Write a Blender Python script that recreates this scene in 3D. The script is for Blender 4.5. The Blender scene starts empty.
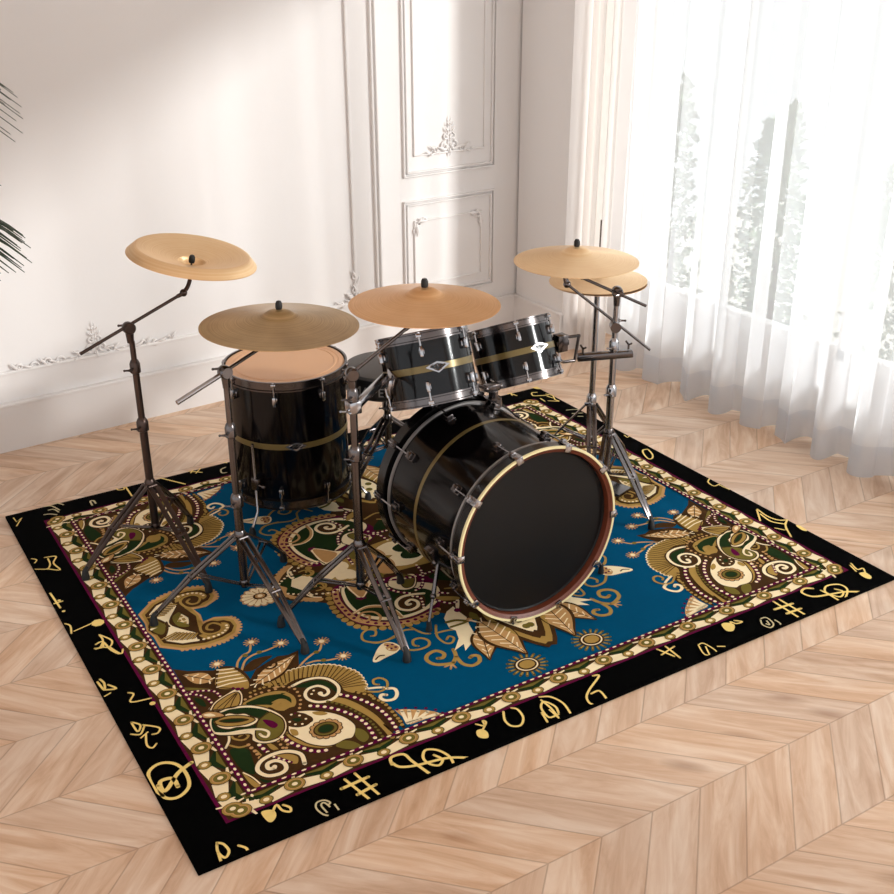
import bpy, bmesh, math, random
from mathutils import Vector, Matrix, geometry
random.seed(7)
PI = math.pi
scn = bpy.context.scene
COL = scn.collection

def lin(c):
    return tuple((x/12.92 if x <= .04045 else ((x+.055)/1.055)**2.4) for x in c)
def hexc(h):
    return lin(tuple(int(h[i:i+2], 16)/255 for i in (0, 2, 4)))

# ------------------------------------------------------------------ materials
def mat(name, color, rough=.5, metal=0.0, spec=.5, coat=0.0, bump=None, vary=None):
    m = bpy.data.materials.new(name); m.use_nodes = True
    nt = m.node_tree; b = nt.nodes['Principled BSDF']
    c = hexc(color) if isinstance(color, str) else color
    b.inputs['Base Color'].default_value = (*c, 1)
    b.inputs['Roughness'].default_value = rough
    b.inputs['Metallic'].default_value = metal
    b.inputs['Specular IOR Level'].default_value = spec
    b.inputs['Coat Weight'].default_value = coat
    b.inputs['Coat Roughness'].default_value = .05
    if bump or vary:
        tc = nt.nodes.new('ShaderNodeTexCoord'); no = nt.nodes.new('ShaderNodeTexNoise')
        nt.links.new(tc.outputs['Object'], no.inputs['Vector'])
        if bump:
            no.inputs['Scale'].default_value = bump[0]
            bp = nt.nodes.new('ShaderNodeBump'); bp.inputs['Strength'].default_value = bump[1]; bp.inputs['Distance'].default_value = .002
            nt.links.new(no.outputs['Fac'], bp.inputs['Height']); nt.links.new(bp.outputs['Normal'], b.inputs['Normal'])
        if vary:
            n2 = nt.nodes.new('ShaderNodeTexNoise'); n2.inputs['Scale'].default_value = vary[0]; n2.inputs['Detail'].default_value = 4
            nt.links.new(tc.outputs['Object'], n2.inputs['Vector'])
            mx = nt.nodes.new('ShaderNodeMix'); mx.data_type = 'RGBA'
            k = vary[1]
            mx.inputs['A'].default_value = (*[x*(1-k) for x in c], 1); mx.inputs['B'].default_value = (*[min(1, x*(1+k)) for x in c], 1)
            nt.links.new(n2.outputs['Fac'], mx.inputs['Factor']); nt.links.new(mx.outputs['Result'], b.inputs['Base Color'])
    return m

M = {}
M['wall'] = mat('wall_paint', 'E4E0DE', .7, bump=(60, .12))
M['trim'] = mat('trim_paint', 'E4E0DE', .55)
M['ceil'] = mat('ceiling_paint', 'EFEAE6', .8, vary=(2, .02))
M['black'] = mat('black_lacquer', '070506', .12, 0, .28, .05, vary=(6, .2))
M['hoopblack'] = mat('black_hoop_lacquer', '0C0A0A', .2, vary=(9, .2))
M['head'] = mat('matte_black_drum_skin', '121111', .4, 0, .2, vary=(5, .15))
M['skin'] = mat('coated_drum_skin', 'D9A77C', .45, vary=(5, .05))
M['stripe'] = mat('gold_stripe_lacquer', '77663D', .28, .35, vary=(20, .1))
M['cream'] = mat('cream_hoop_edge', 'E6D9A8', .4, vary=(14, .06))
M['brown'] = mat('reddish_brown_hoop_inside', '6B3420', .45, vary=(20, .15))
M['chrome'] = mat('chrome', 'A9A7A9', .18, 1, bump=(15, .02))
M['darkchrome'] = mat('smoked_chrome', '676160', .22, 1, bump=(30, .05))
M['bronze'] = mat('dark_bronze_metal', '4C3F3A', .33, .9, bump=(40, .05))
M['rubber'] = mat('black_rubber', '0B0B0C', .6, bump=(80, .2))
M['felt'] = mat('dark_felt', '2A1A22', .9, bump=(150, .3))
M['redfelt'] = mat('red_felt', '7C1030', .9, bump=(150, .3))
M['vinyl'] = mat('grey_vinyl', '5B5856', .6, bump=(90, .15))
M['vinylblack'] = mat('black_vinyl', '141414', .5, bump=(90, .15))
M['letter'] = mat('pale_printed_letters', '8E8C8A', .5, vary=(9, .05))
M['leaf'] = mat('palm_leaf', '2B3A28', .5, vary=(8, .3))
M['stem'] = mat('palm_stem', '4A5A34', .6, vary=(8, .2))
M['pot'] = mat('white_glazed_pot', 'D8D3CC', .3, vary=(3, .03))
M['soil'] = mat('potting_soil', '2A1F17', .95, bump=(60, .6))
M['shrub'] = mat('garden_shrub_leaves', '6E7F66', .8, vary=(3, .3))
M['frame'] = mat('white_window_frame', 'F2F0EE', .4, vary=(5, .02))
M['gardenground'] = mat('pale_gravel', 'D5D2C8', .9, bump=(40, .4))

def cymbal_mat(name, c1, c2, rough):
    m = bpy.data.materials.new(name); m.use_nodes = True
    nt = m.node_tree; N = nt.nodes; L = nt.links; b = N['Principled BSDF']
    b.inputs['Metallic'].default_value = .72; b.inputs['Roughness'].default_value = rough
    b.inputs['Anisotropic'].default_value = .75; tg = N.new('ShaderNodeTangent'); tg.direction_type = 'RADIAL'; tg.axis = 'Z'; L.new(tg.outputs[0], b.inputs['Tangent'])
    tc = N.new('ShaderNodeTexCoord'); sx = N.new('ShaderNodeSeparateXYZ'); L.new(tc.outputs['Object'], sx.inputs[0])
    ln = N.new('ShaderNodeVectorMath'); ln.operation = 'LENGTH'; L.new(tc.outputs['Object'], ln.inputs[0])
    w = N.new('ShaderNodeTexNoise'); w.noise_dimensions = '1D'; w.inputs['Scale'].default_value = 260; w.inputs['Detail'].default_value = 3
    L.new(ln.outputs['Value'], w.inputs['W'])
    n2 = N.new('ShaderNodeTexNoise'); n2.inputs['Scale'].default_value = 7; n2.inputs['Detail'].default_value = 5; L.new(tc.outputs['Object'], n2.inputs['Vector'])
    ad = N.new('ShaderNodeMath'); ad.operation = 'ADD'; L.new(w.outputs['Fac'], ad.inputs[0]); L.new(n2.outputs['Fac'], ad.inputs[1])
    mr = N.new('ShaderNodeMapRange'); mr.inputs['From Min'].default_value = .7; mr.inputs['From Max'].default_value = 1.3; L.new(ad.outputs[0], mr.inputs['Value'])
    mx = N.new('ShaderNodeMix'); mx.data_type = 'RGBA'
    mx.inputs['A'].default_value = (*hexc(c1), 1); mx.inputs['B'].default_value = (*hexc(c2), 1)
    L.new(mr.outputs[0], mx.inputs['Factor']); L.new(mx.outputs['Result'], b.inputs['Base Color'])
    bp = N.new('ShaderNodeBump'); bp.inputs['Strength'].default_value = .25; bp.inputs['Distance'].default_value = .0006
    L.new(w.outputs['Fac'], bp.inputs['Height']); L.new(bp.outputs['Normal'], b.inputs['Normal'])
    return m
M['cym'] = cymbal_mat('bright_bronze_cymbal', 'CF9B68', 'E0B282', .36)
M['cymlight'] = cymbal_mat('pale_bronze_cymbal', 'E6BE8E', 'F2D2A6', .36)
M['cymdark'] = cymbal_mat('dark_hammered_bronze_cymbal', '97794F', 'BD9D70', .34)

def floor_mat():
    m = bpy.data.materials.new('chevron_oak_parquet'); m.use_nodes = True
    nt = m.node_tree; N = nt.nodes; L = nt.links; b = N['Principled BSDF']
    def mth(op, a, c=None, d=None):
        n = N.new('ShaderNodeMath'); n.operation = op
        for i, v in enumerate((a, c, d)):
            if v is None: continue
            if isinstance(v, (int, float)): n.inputs[i].default_value = v
            else: L.new(v, n.inputs[i])
        return n.outputs[0]
    tc = N.new('ShaderNodeTexCoord'); s = N.new('ShaderNodeSeparateXYZ'); L.new(tc.outputs['Object'], s.inputs[0])
    X, Y = s.outputs[0], s.outputs[1]
    H = .282; Wp = .1625
    yy = mth('ADD', Y, -1.84+H*20)
    tri = mth('PINGPONG', yy, H)
    row = mth('FLOOR', mth('DIVIDE', yy, H))
    par = mth('MULTIPLY', mth('FRACT', mth('MULTIPLY', row, .5)), 2.0)      # 0 even: joints run +x with +y
    sgn = mth('SUBTRACT', 1.0, mth('MULTIPLY', par, 2.0))
    u = mth('DIVIDE', mth('ADD', mth('SUBTRACT', X, tri), -.144+Wp*40), Wp)
    pid = mth('FLOOR', u); fr = mth('FRACT', u)
    cid = N.new('ShaderNodeCombineXYZ'); L.new(pid, cid.inputs[0]); L.new(row, cid.inputs[1])
    wn = N.new('ShaderNodeTexWhiteNoise'); wn.noise_dimensions = '3D'; L.new(cid.outputs[0], wn.inputs['Vector'])
    along = mth('ADD', X, mth('MULTIPLY', Y, sgn)); across = mth('SUBTRACT', X, mth('MULTIPLY', Y, sgn))
    g = N.new('ShaderNodeCombineXYZ')
    L.new(mth('ADD', mth('MULTIPLY', along, .9), mth('MULTIPLY', wn.outputs['Value'], 40)), g.inputs[0])
    L.new(mth('MULTIPLY', across, 6.5), g.inputs[1]); L.new(mth('MULTIPLY', row, 3.3), g.inputs[2])
    gr = N.new('ShaderNodeTexNoise'); gr.inputs['Scale'].default_value = 2.2; gr.inputs['Detail'].default_value = 7; gr.inputs['Roughness'].default_value = .62; gr.inputs['Distortion'].default_value = .9
    L.new(g.outputs[0], gr.inputs['Vector'])
    g2 = N.new('ShaderNodeVectorMath'); g2.operation = 'MULTIPLY'; L.new(g.outputs[0], g2.inputs[0]); g2.inputs[1].default_value = (1.5, .55, 1)
    kn = N.new('ShaderNodeTexVoronoi'); kn.inputs['Scale'].default_value = 1.15; kn.inputs['Randomness'].default_value = 1; L.new(g2.outputs[0], kn.inputs['Vector'])
    knot = N.new('ShaderNodeMapRange'); knot.inputs['From Min'].default_value = .03; knot.inputs['From Max'].default_value = .17; knot.inputs['To Min'].default_value = 1; knot.inputs['To Max'].default_value = 0
    L.new(kn.outputs['Distance'], knot.inputs['Value'])
    cr = N.new('ShaderNodeValToRGB'); e = cr.color_ramp.elements
    e[0].position = .28; e[0].color = (*hexc('C49A77'), 1); e[1].position = .68; e[1].color = (*hexc('E9D0B8'), 1)
    k = cr.color_ramp.elements.new(.48); k.color = (*hexc('DAB798'), 1)
    L.new(gr.outputs['Fac'], cr.inputs[0])
    hsv = N.new('ShaderNodeHueSaturation'); L.new(cr.outputs[0], hsv.inputs['Color'])
    L.new(mth('ADD', mth('MULTIPLY', wn.outputs['Value'], .10), .95), hsv.inputs['Value'])
    L.new(mth('ADD', mth('MULTIPLY', wn.outputs['Value'], .16), .85), hsv.inputs['Saturation'])
    lo = N.new('ShaderNodeTexNoise'); lo.inputs['Scale'].default_value = .9; lo.inputs['Detail'].default_value = 5; lo.inputs['Distortion'].default_value = 1.6; L.new(g.outputs[0], lo.inputs['Vector'])
    ml = N.new('ShaderNodeMix'); ml.data_type = 'RGBA'; ml.blend_type = 'MULTIPLY'; L.new(hsv.outputs[0], ml.inputs['A']); ml.inputs['B'].default_value = (.74, .62, .52, 1)
    lr = N.new('ShaderNodeMapRange'); lr.inputs['From Min'].default_value = .52; lr.inputs['From Max'].default_value = .72; lr.inputs['To Max'].default_value = .55; L.new(lo.outputs['Fac'], lr.inputs['Value']); L.new(lr.outputs[0], ml.inputs['Factor'])
    mk = N.new('ShaderNodeMix'); mk.data_type = 'RGBA'; L.new(ml.outputs['Result'], mk.inputs['A']); mk.inputs['B'].default_value = (*hexc('86583C'), 1)
    L.new(mth('MULTIPLY', knot.outputs[0], .45), mk.inputs['Factor'])
    edge = mth('MINIMUM', fr, mth('SUBTRACT', 1.0, fr))
    ed = mth('MULTIPLY', edge, Wp*.7)
    sp = mth('MINIMUM', tri, mth('SUBTRACT', H, tri))
    gap = mth('MINIMUM', ed, sp)
    gl = N.new('ShaderNodeMapRange'); gl.inputs['From Min'].default_value = .0009; gl.inputs['From Max'].default_value = .0028; gl.inputs['To Min'].default_value = 1; gl.inputs['To Max'].default_value = 0
    L.new(gap, gl.inputs['Value'])
    mg = N.new('ShaderNodeMix'); mg.data_type = 'RGBA'; L.new(mk.outputs['Result'], mg.inputs['A']); mg.inputs['B'].default_value = (*hexc('6E4F38'), 1)
    L.new(mth('MULTIPLY', gl.outputs[0], .36), mg.inputs['Factor'])
    L.new(mg.outputs['Result'], b.inputs['Base Color'])
    b.inputs['Roughness'].default_value = .42; b.inputs['Specular IOR Level'].default_value = .4
    bp = N.new('ShaderNodeBump'); bp.inputs['Strength'].default_value = .25; bp.inputs['Distance'].default_value = .002
    L.new(mth('SUBTRACT', mth('MULTIPLY', gr.outputs['Fac'], .25), gl.outputs[0]), bp.inputs['Height']); L.new(bp.outputs['Normal'], b.inputs['Normal'])
    return m
M['floor'] = floor_mat()

def sheer_mat(name, col, open_, wv):
    m = bpy.data.materials.new(name); m.use_nodes = True
    nt = m.node_tree; N = nt.nodes; L = nt.links
    for n in list(N): N.remove(n)
    o = N.new('ShaderNodeOutputMaterial')
    tr = N.new('ShaderNodeBsdfTransparent'); tl = N.new('ShaderNodeBsdfTranslucent'); df = N.new('ShaderNodeBsdfDiffuse')
    for x in (tl, df): x.inputs['Color'].default_value = (*col, 1)
    a = N.new('ShaderNodeMixShader'); a.inputs[0].default_value = .5; L.new(tl.outputs[0], a.inputs[1]); L.new(df.outputs[0], a.inputs[2])
    bq = N.new('ShaderNodeMixShader'); L.new(tr.outputs[0], bq.inputs[1]); L.new(a.outputs[0], bq.inputs[2])
    tc = N.new('ShaderNodeTexCoord'); no = N.new('ShaderNodeTexNoise'); no.inputs['Scale'].default_value = wv; L.new(tc.outputs['Object'], no.inputs['Vector'])
    mr = N.new('ShaderNodeMapRange'); mr.inputs['To Min'].default_value = 1-open_-.04; mr.inputs['To Max'].default_value = 1-open_+.04; L.new(no.outputs['Fac'], mr.inputs['Value'])
    L.new(mr.outputs[0], bq.inputs[0]); L.new(bq.outputs[0], o.inputs['Surface'])
    return m
M['sheer'] = sheer_mat('sheer_voile', (.86, .87, .885), .34, 8)
M['ring'] = mat('satin_grey_metal', '8E8987', .35, .35, bump=(40, .03))
M['drape'] = sheer_mat('off_white_drape_fabric', (.86, .82, .79), .06, 8)
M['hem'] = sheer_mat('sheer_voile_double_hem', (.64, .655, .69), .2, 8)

def glass_mat():
    m = bpy.data.materials.new('window_glass'); m.use_nodes = True
    nt = m.node_tree; N = nt.nodes; L = nt.links
    for n in list(N): N.remove(n)
    o = N.new('ShaderNodeOutputMaterial'); tr = N.new('ShaderNodeBsdfTransparent'); gl = N.new('ShaderNodeBsdfGlossy'); gl.inputs['Roughness'].default_value = .02
    tr.inputs['Color'].default_value = (.97, .985, .98, 1)
    mx = N.new('ShaderNodeMixShader'); mx.inputs[0].default_value = .05
    L.new(tr.outputs[0], mx.inputs[1]); L.new(gl.outputs[0], mx.inputs[2]); L.new(mx.outputs[0], o.inputs['Surface'])
    return m
M['glass'] = glass_mat()
RUGC = dict(K='020202', B='004D72', C='FFE9C0', G='AC8B4A', D='47301A', O='73672F', E='22341A', M='5E0F3A', T='C69A64', Y='F2D684', W='CFC39A')
for k_, v_ in RUGC.items():
    M['rug'+k_] = mat('rug_dye_'+dict(K='black', B='teal', C='cream', G='gold', D='dark_brown', O='olive', E='green', M='maroon', T='tan', Y='yellow_gold', W='pale_gold')[k_], v_, .9, spec=.03, vary=(60, .07))

# ------------------------------------------------------------------ mesh builder
class MB:
    def __init__(s): s.v = []; s.f = []
    def add(s, vs, fs):
        o = len(s.v); s.v += [Vector(p) for p in vs]; s.f += [tuple(i+o for i in f) for f in fs]; return s
    def box(s, c, hx, hy, hz, X=(1, 0, 0), Y=(0, 1, 0), Z=(0, 0, 1), bev=0.0):
        c = Vector(c); X, Y, Z = (Vector(a).normalized() for a in (X, Y, Z))
        bm = bmesh.new(); bmesh.ops.create_cube(bm, size=2)
        for v in bm.verts: v.co = Vector((v.co.x*hx, v.co.y*hy, v.co.z*hz))
        if bev: bmesh.ops.bevel(bm, geom=list(bm.edges), offset=bev, segments=2, profile=.5, affect='EDGES')
        bm.verts.index_update()
        s.add([c+X*v.co.x+Y*v.co.y+Z*v.co.z for v in bm.verts], [[v.index for v in f.verts] for f in bm.faces]); bm.free(); return s
    def tube(s, pts, r, n=10, cap=True, flat=None):
        pts = [Vector(p) for p in pts]; k = len(pts)
        rs = r if isinstance(r, (list, tuple)) else [r]*k
        d0 = (pts[1]-pts[0]).normalized(); up = Vector((0, 0, 1)) if abs(d0.z) < .9 else Vector((1, 0, 0))
        if flat: up = Vector(flat)
        a = d0.cross(up).normalized(); vs = []
        for i in range(k):
            d = ((pts[min(i+1, k-1)]-pts[i]).normalized()+(pts[i]-pts[max(i-1, 0)]).normalized())
            d = d.normalized() if d.length > 1e-6 else d0
            a = (a-d*a.dot(d)).normalized(); b = d.cross(a)
            for j in range(n):
                t = 2*PI*j/n; vs.append(pts[i]+(a*math.cos(t)+b*math.sin(t)*1.0)*rs[i])
        fs = [(i*n+j, i*n+(j+1) % n, (i+1)*n+(j+1) % n, (i+1)*n+j) for i in range(k-1) for j in range(n)]
        if cap: fs += [tuple(range(n))[::-1], tuple(range((k-1)*n, k*n))]
        return s.add(vs, fs)
    def bar(s, a, b, w, h, up=(0, 0, 1), bev=.001):
        a, b = Vector(a), Vector(b); Z = (b-a).normalized(); X = Z.cross(Vector(up)); X = X.normalized() if X.length > 1e-4 else Vector((1, 0, 0)); Y = Z.cross(X)
        return s.box((a+b)/2, w/2, h/2, (b-a).length/2, X, Y, Z, bev)
    def lathe(s, o, ax, prof, n=48, a0=0, closed=False):
        o = Vector(o); Z = Vector(ax).normalized(); X = Z.cross(Vector((0, 0, 1)) if abs(Z.z) < .9 else Vector((1, 0, 0))).normalized(); Y = Z.cross(X)
        vs = []; idx = []
        for r, z in prof:
            if r < 1e-6: idx.append([len(vs)]); vs.append(o+Z*z)
            else:
                idx.append(list(range(len(vs), len(vs)+n)))
                vs += [o+Z*z+(X*math.cos(2*PI*j/n+a0)+Y*math.sin(2*PI*j/n+a0))*r for j in range(n)]
        fs = []; P = list(zip(idx, idx[1:]+idx[:1] if closed else idx[1:]))
        for A, B in P:
            for j in range(n):
                q = [A[j % len(A)], A[(j+1) % len(A)], B[(j+1) % len(B)], B[j % len(B)]]
                u = []
                for t in q:
                    if t not in u: u.append(t)
                if len(u) > 2: fs.append(tuple(u))
        return s.add(vs, fs)
    def ring(s, o, ax, r0, r1, z0, z1, n=64): return s.lathe(o, ax, [(r0, z0), (r1, z0), (r1, z1), (r0, z1)], n, closed=True)
    def ball(s, c, r, sx=1, sy=1, sz=1, n=12):
        m = n//2
        return s.lathe(c, (0, 0, 1), [(r*math.sin(PI*i/m)*sx, -r*math.cos(PI*i/m)*sz) for i in range(m+1)], n)
    def obj(s, name, m, parent=None, loc=None, bevel=None):
        bm = bmesh.new(); vv = [bm.verts.new(p) for p in s.v]
        for f in s.f:
            try: bm.faces.new([vv[i] for i in f])
            except ValueError: pass
        bmesh.ops.remove_doubles(bm, verts=bm.verts, dist=1e-6)
        bmesh.ops.recalc_face_normals(bm, faces=bm.faces)
        base = Vector((0, 0, 0))
        if parent is not None: base = WL[parent.name]
        if loc is not None: base = Vector(loc)
        for v in bm.verts: v.co -= base
        me = bpy.data.meshes.new(name); bm.to_mesh(me); bm.free()
        for p in me.polygons: p.use_smooth = True
        me.set_sharp_from_angle(angle=math.radians(38))
        for mm in (m if isinstance(m, list) else [m]): me.materials.append(M[mm] if isinstance(mm, str) else mm)
        o = bpy.data.objects.new(name, me); COL.objects.link(o)
        if parent is not None: o.parent = parent; WL[o.name] = WL[parent.name] if loc is None else base
        else: o.location = base; WL[o.name] = base
        if parent is not None and loc is not None: o.location = base-WL[parent.name]
        return o
WL = {}
def thing(name, label, cat, loc, group=None):
    o = bpy.data.objects.new(name, None); COL.objects.link(o); o.location = loc; o.empty_display_size = .05
    WL[o.name] = Vector(loc); return tag(o, label, cat, group)
def tag(o, label, cat, group=None):
    o['label'] = label; o['category'] = cat
    if group: o['group'] = group
    return o
def struct(mb, name, m, **k):
    o = mb.obj(name, m, **k); o['kind'] = 'structure'; return o
def cat(P, n=6, closed=False):
    P = [Vector(p) for p in P]; k = len(P); out = []
    for i in range(k if closed else k-1):
        g = (lambda j: P[j % k]) if closed else (lambda j: P[max(0, min(j, k-1))])
        a, b, c, d = g(i-1), g(i), g(i+1), g(i+2)
        for j in range(n):
            t = j/n; out.append(.5*((2*b)+(c-a)*t+(2*a-5*b+4*c-d)*t*t+(3*b-a-3*c+d)*t**3))
    if not closed: out.append(P[-1])
    return out

# ------------------------------------------------------------------ camera
CAMR = Matrix(((0.8504181518803989, 0.22265135228939048, -0.4766711049308866), (-0.5260948518603641, 0.3536421260563133, -0.7734089820556729), (-0.0036295727500857138, 0.9084952515022169, 0.4178794134670617)))
cd = bpy.data.cameras.new('camera'); cam = bpy.data.objects.new('camera', cd); COL.objects.link(cam)
cam.matrix_world = Matrix.Translation((0, 0, 2)) @ CAMR.to_4x4()
cd.sensor_width = 36; cd.lens = 36*1106.85/894; cd.clip_start = .05; cd.clip_end = 200
scn.camera = cam

# ------------------------------------------------------------------ room shell
WA = math.atan2(.164, 2.8)
We = Vector((math.cos(WA), math.sin(WA), 0)); Wn = Vector((math.sin(WA), -math.cos(WA), 0)); W0 = Vector((.629, 4.681, 0))
def wp(s, z, d=0.0): return W0+We*s+Wn*d+Vector((0, 0, z))
CEIL = 2.9
struct(MB().box((.25, 1.6, -.05), 3.74, 4.6, .05), 'floor', 'floor')
struct(MB().box(wp(.35, CEIL/2, -.06), 3.0, .06, CEIL/2, We, Wn), 'wall_left', 'wall')
struct(MB().box((3.49, 4.62, CEIL/2), .06, .21, CEIL/2), 'wall_back', 'wall')       # short pier beside the window niche
SX = 3.83; YJ = 4.36; SILL = .31; HEAD = 2.65; YN = -1.2
wr = MB()
wr.box((SX+.08, (YJ+5.2)/2+.0, CEIL/2), .08, (5.2-YJ)/2, CEIL/2)
wr.box((SX+.08, (YJ+YN)/2, SILL/2), .08, (YJ-YN)/2, SILL/2)
wr.box((SX+.08, (YJ+YN)/2, (HEAD+CEIL)/2), .08, (YJ-YN)/2, (CEIL-HEAD)/2)
wr.box((SX+.08, YN-.9, CEIL/2), .08, .9, CEIL/2)
struct(wr, 'wall_right', 'wall')
struct(MB().box((.25, 1.6, CEIL+.05), 3.74, 4.6, .05), 'ceiling', 'ceil')
wf = MB()
for y in (YJ-.025, 2.98, 1.58, .18, YN+.025): wf.box((SX+.06, y, (SILL+HEAD)/2), .03, .025, (HEAD-SILL)/2, bev=.004)
for z in (SILL+.025, HEAD-.025): wf.box((SX+.06, (YJ+YN)/2, z), .03, (YJ-YN)/2, .025, bev=.004)
wfo = struct(wf, 'window_1', 'frame')
gp = MB().box((SX+.06, (YJ+YN)/2, (SILL+HEAD)/2), .003, (YJ-YN)/2-.04, (HEAD-SILL)/2-.04).obj('window_pane', 'glass', wfo)

# baseboards and mouldings of the left wall
def molding(name, segs, w=.012, d=.012):
    mb = MB()
    for (a, b) in segs:
        (s0, z0), (s1, z1) = a, b
        if abs(s0-s1) < 1e-6: mb.box(wp(s0, (z0+z1)/2, d*.4), w/2, d*.6, abs(z1-z0)/2+w/2, We, Wn, bev=.003)
        else: mb.box(wp((s0+s1)/2, z0, d*.4), abs(s1-s0)/2+w/2, d*.6, w/2, We, Wn, bev=.003)
    return struct(mb, name, 'trim')
bb = MB().box(wp(.1, .1, .008), 2.695, .012, .1, We, Wn); bb.box(wp(.1, .207, .011), 2.695, .015, .008, We, Wn, bev=.004)
struct(bb, 'baseboard_left', 'trim')
bb = MB().box((3.424, 4.62, .1), .010, .21, .1); bb.box((3.421, 4.62, .207), .014, .21, .008, bev=.004)
struct(bb, 'baseboard_back', 'trim')
def rect(s0, z0, s1, z1): return [((s0, z0), (s0, z1)), ((s1, z0), (s1, z1)), ((s0, z0), (s1, z0)), ((s0, z1), (s1, z1))]
molding('trim_1', rect(-1.9, .345, 1.79, 2.5), .014, .014)
molding('trim_2', [((1.918, .215), (1.918, CEIL)), ((1.942, .215), (1.942, CEIL))], .010, .016)
molding('trim_3', rect(2.09, .928, 2.645, 2.5)+rect(2.108, .946, 2.627, 2.48), .009, .014)
molding('trim_4', rect(2.152, 1.026, 2.58, 2.42), .008, .010)
molding('trim_5', rect(2.086, .30, 2.645, .803)+rect(2.104, .318, 2.627, .785), .009, .014)
molding('trim_6', rect(2.148, .37, 2.566, .70), .008, .010)

# plaster ornaments
def swirl(mb, s, z, r, a0, turns, rt=.006, sx=1):
    pts = []
    for i in range(18):
        t = i/17; a = a0+turns*2*PI*t; q = r*(1-.85*t)
        pts.append(wp(s+sx*q*math.cos(a), z+q*math.sin(a), .006))
    mb.tube(pts, [rt*(.5+.8*math.sin(PI*min(1, .15+i/17*.85))) for i in range(18)], 6)
def leaf3(mb, s, z, ang, l, w=.3):
    d = (math.cos(ang), math.sin(ang)); pts = [wp(s+d[0]*l*t, z+d[1]*l*t, .008+.008*math.sin(PI*t)) for t in (0, .25, .5, .75, 1)]
    mb.tube(pts, [l*w*.3, l*w*.5, l*w*.45, l*w*.3, l*.02], 6)
def fleuron(mb, s, z, k):
    for i in range(6): leaf3(mb, s, z+k*(.1+i*.12), PI/2, k*.14, .45-.04*i)
    for q in (-1, 1):
        swirl(mb, s+q*k*.14, z+k*.1, k*.12, PI/2, -q*1.3, k*.03); swirl(mb, s+q*k*.10, z+k*.33, k*.08, PI/2, -q*1.2, k*.022)
        leaf3(mb, s+q*k*.05, z+k*.45, PI/2-q*.7, k*.17); leaf3(mb, s+q*k*.04, z+k*.6, PI/2-q*.6, k*.12)
        leaf3(mb, s+q*k*.2, z+k*.05, PI/2-q*1.3, k*.22); swirl(mb, s+q*k*.42, z+k*.02, k*.1, PI, q*1.2, k*.028)
        leaf3(mb, s+q*k*.45, z+k*.05, PI/2-q*1.0, k*.2); leaf3(mb, s+q*k*.5, z-k*.03, -PI/2+q*1.1, k*.16); leaf3(mb, s+q*k*.62, z-k*.0, PI/2-q*1.5, k*.14)
    leaf3(mb, s, z+k*.05, -PI/2, k*.2)
mb = MB(); fleuron(mb, 2.362, 1.035, .2); struct(mb, 'trim_7', 'trim')
mb = MB(); fleuron(mb, .47, .36, .17)
for q in (-1, 1):
    for i, (o, r) in enumerate(((.16, .022), (.21, .018), (.27, .02), (.33, .014))):
        swirl(mb, .47+q*o, .352+.008*(i % 2), r, PI*(i % 2), q*(1.2 if i % 2 else -1.1), .0045); leaf3(mb, .47+q*(o+.01), .35, PI/2-q*(1.2-.5*(i % 2)), .045)
struct(mb, 'trim_8', 'trim')
mb = MB()
for q, a in ((0, PI/2), (1, PI)):
    for i in range(4):
        c = (1.79, .37+i*.035) if q == 0 else (1.765-i*.03, .348)
        swirl(mb, c[0]-.004*(i % 2), c[1], .018-.002*i, a, 1.1*(1 if i % 2 else -1), .0045); leaf3(mb, c[0], c[1], a+.5*(1 if i % 2 else -1), .045)
leaf3(mb, 1.775, .36, 3*PI/4, .06, .4)
struct(mb, 'trim_9', 'trim')
for j, (s, q) in enumerate(((2.148, 1), (2.566, -1))):
    mb = MB()
    swirl(mb, s+q*.02, .69, .022, PI/2, -q*1.2, .005); swirl(mb, s+q*.055, .70, .016, 0, q*1.1, .0045); swirl(mb, s+q*.004, .65, .016, 0, q*1.1, .0045)
    leaf3(mb, s+q*.01, .68, -PI/2, .06); leaf3(mb, s+q*.02, .70, 0 if q > 0 else PI, .06); leaf3(mb, s+q*.012, .69, PI/4 if q > 0 else 3*PI/4, .04)
    struct(mb, 'trim_%d' % (10+j), 'trim')
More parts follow.
